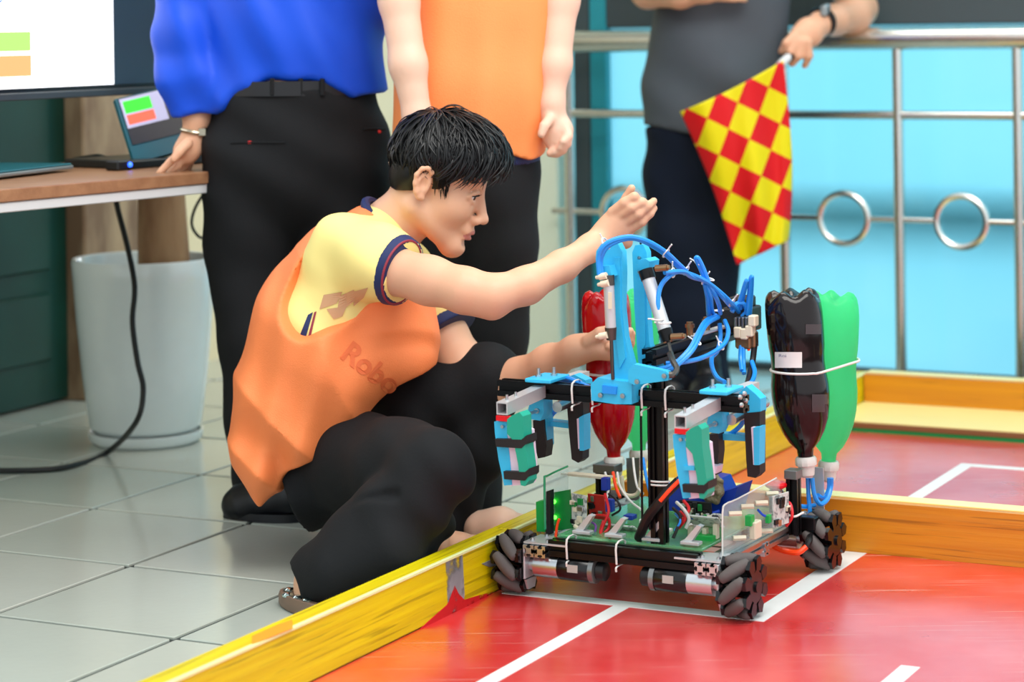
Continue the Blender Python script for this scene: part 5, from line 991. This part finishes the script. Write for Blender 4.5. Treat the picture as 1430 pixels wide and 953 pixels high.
# ---- two grippers on square tubes
def sq_tube(x, y0, y1, z, s=.021, w=.0022, dz=0):
    mb = MB(); h = s / 2; o = [(-h, -h), (h, -h), (h, h), (-h, h)]; i = [(-h + w, -h + w), (h - w, -h + w), (h - w, h - w), (-h + w, h - w)]
    V = [np.array([x + a, y, z + b + (dz if y == y1 else 0)]) for y in (y0, y1) for a, b in o + i]; F_ = []
    for k in range(4):
        j = (k + 1) % 4; F_ += [[k, j, 8 + j, 8 + k][::-1], [4 + j, 4 + k, 12 + k, 12 + j][::-1], [k, j, 4 + j, 4 + k], [8 + j, 8 + k, 12 + k, 12 + j]]
    mb.add(V, F_); return part(mb, 'square_tube', 'alu_matte')
def gripper(x, yf, dx, dy):
    """dx, dy: pixel offset of this gripper from the left one"""
    z = .349; sq_tube(x, yf, -.21, z, dz=.009); sq_tube(x - .004, -.18, -.03, .358)
    mb = MB(); mb.box((x + .004, -.19, .378), (.05, .075, .007), None, .0015); cp = part(mb, 'clamp_plate', 'print_blue')
    for a, b in ((-.008, -.2), (.012, -.18)): mb = MB(); mb.cyl((x + a, b, .381), (x + a, b, .396), .003, n=8); mb.cyl((x + a, b, .381), (x + a, b, .385), .006, n=6); part(mb, 'bolt', 'alu', cp)
    for b in (.018, .05): mb = MB(); mb.cyl((x, yf + b, z + .010), (x, yf + b, z + .021), .0025, n=8); part(mb, 'bolt', 'alu')
    t = lambda pts: [(a + dx, b + dy) for a, b in pts]; yl = yf + .012
    # front finger: blue and green side plates, white pad, black bands
    trace(t([(694, 588), (713, 588), (712, 606), (716, 640), (719, 676), (708, 677), (700, 640), (695, 604)]), yl, .02, 'finger_plate', 'print_blue'); trace(t([(714, 584), (720, 579), (731, 574), (736, 580), (737, 606), (743, 650), (744, 670), (739, 677), (733, 676), (729, 645), (723, 614), (714, 604)]), yl - .004, .03, 'finger_plate', 'print_green')
    trace(t([(711, 594), (721, 594), (724, 620), (735, 676), (716, 678), (712, 630)]), yl - .001, .016, 'finger_pad', 'foam_white'); trace(t([(722, 588), (744, 600), (748, 650), (746, 674), (738, 674)]), yl + .016, .012, 'finger_pad', 'foam_white')
    trace(t([(695, 580), (716, 582), (716, 589), (695, 587)]), yl - .01, .012, 'sensor_strip', 'estop_red')
    for (p, l) in (([(698, 611), (735, 612), (742, 606), (743, 616), (735, 624), (700, 622)], 0), ([(710, 656), (740, 657), (746, 652), (746, 662), (740, 669), (711, 667)], 0)):
        if dx > 100 and p[0][0] == 698: continue
        trace(t(p), yl - .002, .036, 'finger_band', 'tape_black')
    if dx > 100: trace(t([(706, 633), (722, 633), (722, 639), (707, 639)]), yl - .012, .006, 'finger_rib', 'print_blue')
    for px_ in (702, 711): bolt(RL(px_ + dx, 596 + dy, ly=yl - .012), r=.003)
    # bracket and push rod under the tube
    trace(t([(747, 556), (764, 552), (765, 575), (760, 586), (746, 584), (743, 570)]), -.175, .03, 'pivot_bracket', 'print_blue'); bolt(RL(750 + dx, 574 + dy, ly=-.192), r=.0045)
    a, b = RL(735 + dx, 580 + dy, ly=yf + .03), RL(750 + dx, 574 + dy, ly=-.19); mb = MB(); mb.cyl(a, b, .003, n=8); part(mb, 'push_rod', 'alu')
    mb = MB(); mb.cyl((x + .012, -.17, .325), (x + .012, -.02, .332), .0095, n=16); part(mb, 'air_cylinder', 'alu')
gripper(-.151, -.35, 0, 0); gripper(.176, -.352, 249, 18)
for pts, ly, m, nm in (([(749, 586), (764, 582), (765, 600), (768, 622), (766, 637), (756, 639), (750, 616)], -.12, 'tape_black', 'jaw'), ([(764, 558), (767, 558), (769, 622), (766, 624)], -.115, 'print_blue', 'jaw_plate'), ([(796, 559), (819, 561), (819, 585), (818, 640), (812, 645), (803, 640), (799, 600)], -.12, 'tape_black', 'jaw'),
                       ([(813, 582), (820, 578), (820, 628), (814, 628)], -.134, 'print_blue', 'jaw_plate'), ([(809, 584), (813, 583), (813, 626), (811, 626)], -.135, 'foam_white', 'jaw_pad'), ([(764, 586), (798, 590), (798, 597), (764, 593)], -.1, 'print_blue', 'jaw_link'),
                       ([(991, 606), (1007, 604), (1008, 630), (1004, 662), (996, 664), (992, 655)], -.12, 'tape_black', 'jaw'), ([(993, 648), (1006, 650), (1004, 660), (994, 658)], -.136, 'foam_white', 'jaw_band'), ([(1043, 576), (1065, 574), (1065, 660), (1059, 666), (1048, 664), (1046, 640)], -.12, 'tape_black', 'jaw'),
                       ([(1056, 596), (1065, 595), (1064, 648), (1057, 648)], -.134, 'print_blue', 'jaw_plate'), ([(1052, 596), (1056, 596), (1057, 648), (1055, 648)], -.135, 'foam_white', 'jaw_pad'), ([(1008, 604), (1046, 607), (1046, 615), (1008, 613)], -.1, 'print_blue', 'jaw_link'),
                       ([(1036, 548), (1046, 538), (1058, 548), (1066, 556), (1066, 576), (1050, 578), (1042, 566)], -.115, 'print_blue', 'jaw_bracket'), ([(786, 530), (806, 522), (822, 530), (826, 552), (804, 556), (790, 545)], -.115, 'print_blue', 'jaw_bracket')):
    trace(pts, ly, .026 if nm != 'jaw_pad' else .02, nm, m)
for x, y in ((1033, 555), (1039, 550), (1041, 560), (1035, 566)): bolt((.2265, RL(x, y, lx=.2265)[1], RL(x, y, lx=.2265)[2]), (1, 0, 0), .004)
# ---- electronics on the deck
def pcb(c, size, ax, m, name='circuit_board', chips=5, seed=1):
    rg = random.Random(seed); X, Y, Z = [nrm(q) for q in ax]; mb = MB(); mb.box(c, size, (X, Y, Z), .0005); o = part(mb, name, m)
    for i in range(chips):
        u, v = rg.uniform(-.38, .38) * size[0], rg.uniform(-.38, .38) * size[2]; w, hh = rg.uniform(.006, .014), rg.uniform(.006, .012); mb = MB(); mb.box(np.asarray(c) + X * u + Z * v - Y * (size[1] / 2 + .002), (w, .004, hh), (X, Y, Z), .0005); part(mb, 'chip', rg.choice(['chip', 'chip', 'alu', 'pcb_green', 'plastic_cream']), o)
    return o
mb = MB(); mb.box((-.176, -.105, .150), (.003, .09, .09), None, .0005); part(mb, 'side_panel', 'acrylic_clear'); 
mb = MB(); mb.tube([(-.176, -.15, .105), (-.176, -.15, .19), (-.176, -.14, .197), (-.176, -.06, .2)], .002, n=6, sm=3); part(mb, 'panel_edge', 'acrylic_edge')
trace([(752, 700), (764, 698), (765, 742), (753, 741)], -.13, .02, 'terminal_block', 'term_green'); trace([(765, 686), (771, 684), (771, 746), (765, 746)], -.14, .014, 'pin_header', 'wire_black'); trace([(773, 688), (796, 684), (800, 738), (774, 742)], -.11, .006, 'circuit_board', 'pcb_green')
for x, y in ((774, 701), (775, 723)): mb = MB(); mb.sphere(RL(x, y, ly=-.118), .004, 8); part(mb, 'status_light', 'led_green')
pcb(RL(809, 713, ly=-.13), (.036, .003, .056), ((.9, -.3, 0), (.3, .9, 0), (0, .0, 1)), 'pcb_white', chips=8, seed=3); pcb(RL(834, 708, ly=-.06), (.034, .003, .046), ((1, -.1, 0), (.1, 1, .2), (0, -.2, 1)), 'pcb_red', chips=6, seed=4); pcb(RL(868, 738, ly=-.1), (.062, .003, .03), ((1, 0, 0), (0, -.5, -.86), (0, .86, -.5)), 'pcb_white', chips=7, seed=6)
for x, y, m in ((858, 752, 'term_green'), (884, 752, 'term_green'), (870, 754, 'wire_black'), (852, 706, 'battery_blue'), (846, 676, 'battery_blue')): mb = MB(); mb.box(RL(x, y, ly=-.09), (.013, .014, .022), None, .001); part(mb, 'connector', m)
mb = MB(); mb.prism([(-.045, -.01), (.04, -.012), (.05, .008), (-.03, .012)], RL(818, 664, ly=-.05), (1, 0, 0), (0, 1, 0), .004); part(mb, 'top_plate', 'plastic_cream')
for i, (pts, m, r) in enumerate((
    ([(845, 690, -.1), (850, 715, -.12), (842, 735, -.13), (838, 750, -.14)], 'wire_red', .0026), ([(830, 720, -.1), (848, 722, -.12), (850, 738, -.12), (835, 752, -.14)], 'wire_red', .0026), ([(822, 728, -.1), (832, 735, -.12), (828, 752, -.14)], 'wire_violet', .002), ([(842, 728, -.1), (838, 745, -.14), (846, 752, -.14)], 'wire_red', .002), ([(850, 690, -.1), (862, 700, -.12), (866, 712, -.12), (855, 720, -.1)], 'wire_black', .002),
    ([(803, 735, -.14), (820, 748, -.16), (838, 756, -.17), (850, 755, -.17)], 'plastic_cream', .004), ([(776, 750, -.16), (778, 735, -.16), (781, 725, -.16)], 'tube_orange', .0025), ([(845, 660, -.02), (850, 680, -.04), (846, 700, -.06)], 'wire_white', .0022), ([(862, 660, 0), (866, 680, -.02), (880, 700, -.04), (895, 712, -.08)], 'wire_white', .0022), ([(868, 665, .02), (872, 690, .02), (890, 690, .02), (896, 665, .02)], 'plastic_cream', .004),
    ([(856, 660, .0), (860, 680, -.02), (866, 695, -.04)], 'tube_orange', .003), ([(948, 672, -.19), (930, 690, -.2), (918, 705, -.2), (905, 722, -.19), (897, 740, -.18), (892, 752, -.17)], 'wire_black', .0085), ([(950, 670, -.196), (935, 685, -.207), (922, 700, -.209)], 'tube_orange', .0035),
    ([(945, 702, -.1), (955, 712, -.12), (962, 725, -.12), (958, 738, -.12)], 'wire_white', .003), ([(940, 710, -.1), (950, 722, -.12), (945, 740, -.14), (940, 752, -.15)], 'wire_black', .0028), ([(950, 715, -.1), (957, 725, -.12), (948, 738, -.12)], 'wire_red', .0026), ([(943, 718, -.1), (950, 728, -.13), (942, 742, -.14)], 'tube_blue', .002), ([(955, 700, -.05), (962, 712, -.08), (952, 728, -.1)], 'wire_red', .003),
    ([(898, 690, 0), (890, 680, .02), (886, 660, .04), (884, 640, .06)], 'wire_white', .0022), ([(898, 640, .08), (902, 665, .06), (908, 690, .04)], 'tube_blue', .003), ([(925, 665, .06), (935, 680, .04), (928, 700, .0)], 'tube_blue', .0035), ([(966, 703, 0), (990, 708, .0), (1010, 704, 0)], 'wire_blue', .004), ([(968, 712, -.02), (985, 720, -.03), (1005, 714, -.02)], 'wire_blue', .003))):
    tubep(pts, r, 'wire', m)
mb = MB(); a, b = RL(945, 700, ly=.03), RL(1032, 680, ly=.03); mb.prism([(a[0], .125), (b[0] - .005, .125), (b[0] + .012, .178), (b[0] - .02, .165), (b[0] - .03, .185), (a[0] + .02, .19), (a[0], .17)], (0, .03, 0), (1, 0, 0), (0, 0, 1), .07); part(mb, 'battery_pack', 'battery_blue')
F = Field(); F.ell(RL(994, 682, ly=-.02), (.022, .012, .028), None, .01); F.fn(lambda X, Y, Z: .004 * np.sin(200 * X + 90 * Z) * np.sin(170 * Z - 80 * X)); V, Fs = F.mesh(.003); link_mesh('foil_tape', V, Fs, 'foil', bot, local=True)
pcb(RL(985, 728, ly=-.1), (.06, .003, .035), ((1, 0, 0), (0, -.6, -.8), (0, .8, -.6)), 'pcb_white', chips=10, seed=8); pcb(RL(972, 712, ly=-.04), (.06, .003, .03), ((1, 0, 0), (0, 1, .1), (0, -.1, 1)), 'chip', chips=12, seed=9)
for x, y in ((965, 745), (985, 748), (1000, 742)): mb = MB(); mb.box(RL(x, y, ly=-.1), (.008, .012, .026), None, .001); part(mb, 'standoff', 'plastic_cream')
mb = MB(); mb.box(RL(985, 752, ly=-.11), (.035, .02, .012), None, .001); part(mb, 'terminal_block', 'term_green')
for x, y, m in ((792, 748, 'plastic_cream'), (815, 752, 'alu_matte'), (902, 728, 'wire_white'), (880, 722, 'battery_blue'), (905, 745, 'pcb_white'), (930, 742, 'wire_white'), (1000, 722, 'pcb_white'), (968, 736, 'wire_white')): mb = MB(); mb.box(RL(x, y, ly=-.08), (.018, .02, .008), None, .001); part(mb, 'connector', m)
for k in range(7): mb = MB(); mb.cyl(RL(960 + 7 * k, 722 + (k % 2) * 3, ly=-.105), RL(960 + 7 * k, 718 + (k % 2) * 3, ly=-.105), .0035, n=8); part(mb, 'capacitor', ('alu_matte', 'wire_blue')[k % 2])
# right clear panel with standoffs, board and emergency stop
q = [RL(x, y, lx=.17) for x, y in ((1009, 778), (1009, 716), (1014, 704), (1030, 697), (1084, 668), (1096, 680), (1098, 735), (1040, 768))]
mb = MB(); mb.prism([(a[1], a[2]) for a in q], (.17, 0, 0), (0, 1, 0), (0, 0, 1), .003); part(mb, 'clear_panel', 'acrylic_clear')
mb = MB(); e = [RL(x, y, lx=.1715) for x, y in ((1009, 778), (1009, 716), (1014, 704), (1030, 697), (1084, 668))]; mb.tube(e, .0015, n=6, sm=3); part(mb, 'panel_edge', 'tie_white')
for x, y in ((1018, 718), (1035, 708), (1055, 703), (1070, 690), (1024, 752), (1062, 742)): a = RL(x, y, lx=.172); mb = MB(); mb.cyl(a, a + np.array([.018, .012, 0]), .0045, n=6); part(mb, 'standoff', 'plastic_cream')
pcb(RL(1090, 712, lx=.198), (.05, .003, .055), ((.2, .98, 0), (-.98, .2, 0), (0, 0, 1)), 'pcb_white', chips=8, seed=12); mb = MB(); mb.box(RL(1047, 727, lx=.185), (.012, .016, .018), None, .001); part(mb, 'terminal_block', 'term_green'); mb = MB(); mb.box(RL(1055, 740, lx=.19), (.012, .03, .03), None, .002); part(mb, 'relay', 'plastic_cream'); mb = MB(); mb.box(RL(1073, 725, lx=.188), (.008, .012, .014), None, .001); part(mb, 'terminal_block', 'term_green')
e0 = RL(1084, 700, ly=.1); e0 = np.array([e0[0], .1, e0[2]]); mb = MB(); mb.lathe([(.013, -.02), (.013, .018), (.011, .02)], e0, (0, 0, 1), 18); es = part(mb, 'emergency_stop', 'black_gloss'); mb = MB(); mb.lathe([(.0135, .008), (.0135, .018), (.011, .019)], e0, (0, 0, 1), 18); part(mb, 'collar', 'alu', es); mb = MB(); mb.lathe([(.009, .018), (.012, .022), (.019, .026), (.0195, .03), (.017, .0335), (0, .035)], e0, (0, 0, 1), 20); part(mb, 'button', 'estop_red', es)
tubep([(1096, 700, .08), (1104, 705, .07), (1106, 722, .06), (1098, 735, .06)], .0028, 'wire', 'wire_red'); tubep([(1058, 712, -.02), (1066, 720, -.02), (1075, 722, .0)], .0022, 'wire', 'wire_blue')
# rear right: bottle posts, brackets, hoses
p = RL(1109, 745, ly=.12); tslot((p[0], .12, .075), (p[0], .12, RL(1109, 668, ly=.12)[2]), .021, 'black_alu', 'bottle_post'); mb = MB(); mb.box((p[0], .12, RL(1109, 662, ly=.12)[2]), (.024, .03, .016), None, .001); part(mb, 'post_cap', 'lid_metal')
trace([(1135, 652), (1150, 654), (1152, 752), (1136, 750)], .24, .004, 'bottle_bracket', 'alu_matte'); trace([(875, 640), (893, 640), (893, 700), (877, 698)], .16, .004, 'bottle_bracket', 'lid_metal')
mb = MB(); mb.box((.11, .155, .09), (.21, .024, .024), None, .002); part(mb, 'rear_beam', 'black_alu')
p = RL(842, 668, ly=.13); tslot((p[0], .13, .09), (p[0], .13, p[2] + .012), .021, 'black_alu', 'bottle_post'); mb = MB(); mb.box((p[0] + .01, .13, p[2] + .02), (.045, .035, .016), None, .001); part(mb, 'post_cap', 'lid_metal')
for pts, m, r in (([(1128, 668, .2), (1129, 690, .2), (1131, 715, .2), (1132, 738, .2)], 'tube_blue', .0042), ([(1134, 668, .2), (1137, 690, .2), (1145, 704, .21), (1155, 698, .23), (1160, 682, .25), (1161, 668, .25)], 'tube_blue', .0045), ([(1158, 668, .25), (1157, 684, .25), (1150, 696, .24), (1142, 692, .22)], 'tube_blue', .0042), ([(1072, 757, .1), (1085, 766, .1), (1100, 771, .1), (1115, 772, .1), (1126, 764, .11)], 'tube_orange', .005), ([(1124, 768, .12), (1130, 755, .13), (1132, 740, .18)], 'wire_black', .006), ([(1112, 706, .18), (1125, 708, .2), (1138, 706, .22)], 'tube_blue', .004), ([(1098, 718, .12), (1109, 722, .1), (1122, 716, .12)], 'tie_white', .002)): tubep(pts, r, 'air_hose' if 'tube' in m else 'cable', m)
# ---- bottles used as air tanks
def bot_mat(name, c, rough, tr, c2=None, al=1.0):
    m = mat(name, c, rough, trans=tr, var=.03, ior=1.2, coat=.5, alpha=al); return m
bot_mat('bottle_cola', (26, 18, 18), .12, .12); bot_mat('bottle_green', (96, 236, 168), .14, .35, al=.82); bot_mat('bottle_red', (176, 6, 18), .14, .1)
nt = MATS['bottle_green'].node_tree; b_ = nt.nodes['Principled BSDF']; tr_ = nt.nodes.new('ShaderNodeBsdfTranslucent'); tr_.inputs[0].default_value = lin((130, 255, 196)); mx_ = nt.nodes.new('ShaderNodeMixShader'); mx_.inputs[0].default_value = .7
nt.links.new(b_.outputs[0], mx_.inputs[1]); nt.links.new(tr_.outputs[0], mx_.inputs[2]); nt.links.new(mx_.outputs[0], nt.nodes['Material Output'].inputs[0])
mat('cap_white', (216, 214, 206), .45); mat('label_white', (226, 224, 220), .5); mat('tape_clear_dark', (64, 58, 60), .3)
PROF = [(.0125, .012), (.0135, .022), (.0145, .030), (.026, .043), (.036, .062), (.0438, .085), (.0478, .110), (.0492, .132), (.0488, .150), (.0462, .170), (.0452, .190), (.0458, .205), (.0475, .220), (.0482, .240), (.0485, .262), (.0485, .28), (.048, .300), (.0462, .312), (.041, .320), (.031, .324), (.018, .316), (.006, .309), (0, .308)]
def bottle(cap_l, top_l, m, label, ties, sc=1.0):
    o = RW(cap_l); d = nrm(RW(top_l) - o); L_ = np.linalg.norm(RW(top_l) - o); k = L_ / .324; e = empty('bottle', o, 0, label, 'bottle', None)
    def md(r, hh, a):
        t = max(0, (hh / k - .288) / .036); return (r * (1 - .10 * t * (0.5 + .5 * math.cos(5 * a))), hh - (.011 * k * max(0, min(1, t)) * (.5 + .5 * math.cos(5 * a)) if r > .012 else 0))
    mb = MB(); mb.lathe([(r * sc, hh * k) for r, hh in PROF], o, d, 40, md); bo = mb.build('shell', m, e, angle=75)
    mb = MB(); mb.lathe([(.009, -.022 * k), (.0135, -.018 * k), (.0155, -.002 * k), (.0158, .006 * k)], o, d, 20); mb.lathe([(.0185, .0), (.019, .004), (.019, .012 * k), (.0165, .016 * k)], o, d, 24, lambda r, hh, a: (r * (1 + .03 * math.cos(12 * a)), hh)); mb.build('cap', 'cap_white', e)
    return e, o, d, k
b1 = bottle(RL(1126, 650, ly=.185), RL(1106, 404, ly=.185), 'bottle_cola', 'dark cola bottle mounted upside down on the robot, white label', 0, 1.07)
b2 = bottle(RL(1157, 656, ly=.285), RL(1164, 408, ly=.285), 'bottle_green', 'green bottle mounted upside down behind the dark cola bottle', 0, 1.0)
b3 = bottle(RL(858, 650, ly=.15), RL(845, 405, ly=.15), 'bottle_red', 'red bottle mounted upside down behind the blue tower', 0, .96)
b4 = bottle(RL(893, 640, ly=.252), RL(884, 405, ly=.252), 'bottle_green', 'green bottle mounted upside down behind the red bottle', 0, .96)
def patch(bt, px, py, w, hh, m, name):
    e, o, d, k = bt; sh = [c for c in e.children if c.name.startswith('shell')][0]; off_ = np.array(WM[sh.name])[:3, 3]; bvh = BVHTree.FromPolygons([v.co for v in sh.data.vertices], [list(p.vertices) for p in sh.data.polygons]); V = []; n1, n2 = 8, 4; F_ = []
    for j in range(n2 + 1):
        for i in range(n1 + 1):
            dd = ray(px + w * (i / n1 - .5), py + hh * (j / n2 - .5)); hit = bvh.ray_cast(Vector(np.array([0, 0, CAMH]) - off_), Vector(dd)); V.append(np.array(hit[0]) + off_ - nrm(dd) * .0012 if hit[0] else P(px, py, 4.3))
    for j in range(n2):
        for i in range(n1): a = j * (n1 + 1) + i; F_.append([a, a + n1 + 1, a + n1 + 2, a + 1])
    return link_mesh(name, V, F_, m, e)
mat('print_navy', (60, 70, 110), .5)
lb1 = patch(b1, 1101, 503, 38, 22, 'label_white', 'label'); patch(b1, 1136, 460, 22, 14, 'tape_clear_dark', 'tape_patch'); patch(b1, 1145, 558, 22, 14, 'tape_clear_dark', 'tape_patch'); patch(b1, 1143, 570, 18, 12, 'tape_clear_dark', 'tape_patch')
tvv, tff = text_mesh('Robocon', 1.0); wm_ = max(v[0] for v in tvv)
link_mesh('label_text', [P(1087 + 30 * v[0] / wm_, 499 - 6 * v[1], RW(RL(1101, 503, ly=.185))[1] - .049 * .97 - .004 + .0) for v in tvv], tff, 'print_navy', b1[0], smooth=False)
# zip tie strapping the two bottles together
def around(bts, t, r, name, parent):
    pts = []
    (e1, o1, d1, k1), (e2, o2, d2, k2) = bts; c1, c2 = o1 + d1 * t[0], o2 + d2 * t[1]; ax = nrm((c2 - c1) * np.array([1, 1, 0])); pr = np.array([-ax[1], ax[0], 0])
    for a in np.linspace(90, 270, 9): pts.append(c1 + (ax * math.cos(math.radians(a)) + pr * math.sin(math.radians(a))) * r)
    for a in np.linspace(-90, 90, 9): pts.append(c2 + (ax * math.cos(math.radians(a)) + pr * math.sin(math.radians(a))) * r)
    pts.append(pts[0]); mb = MB(); mb.tube(pts, .0024, n=6, sm=2); return mb.build(name, 'tie_white', parent)
around((b1, b2), (.175 * b1[3], .2 * b2[3]), .0505, 'zip_tie', bot); around((b3, b4), (.172 * b3[3], .19 * b4[3]), .0465, 'zip_tie', bot)
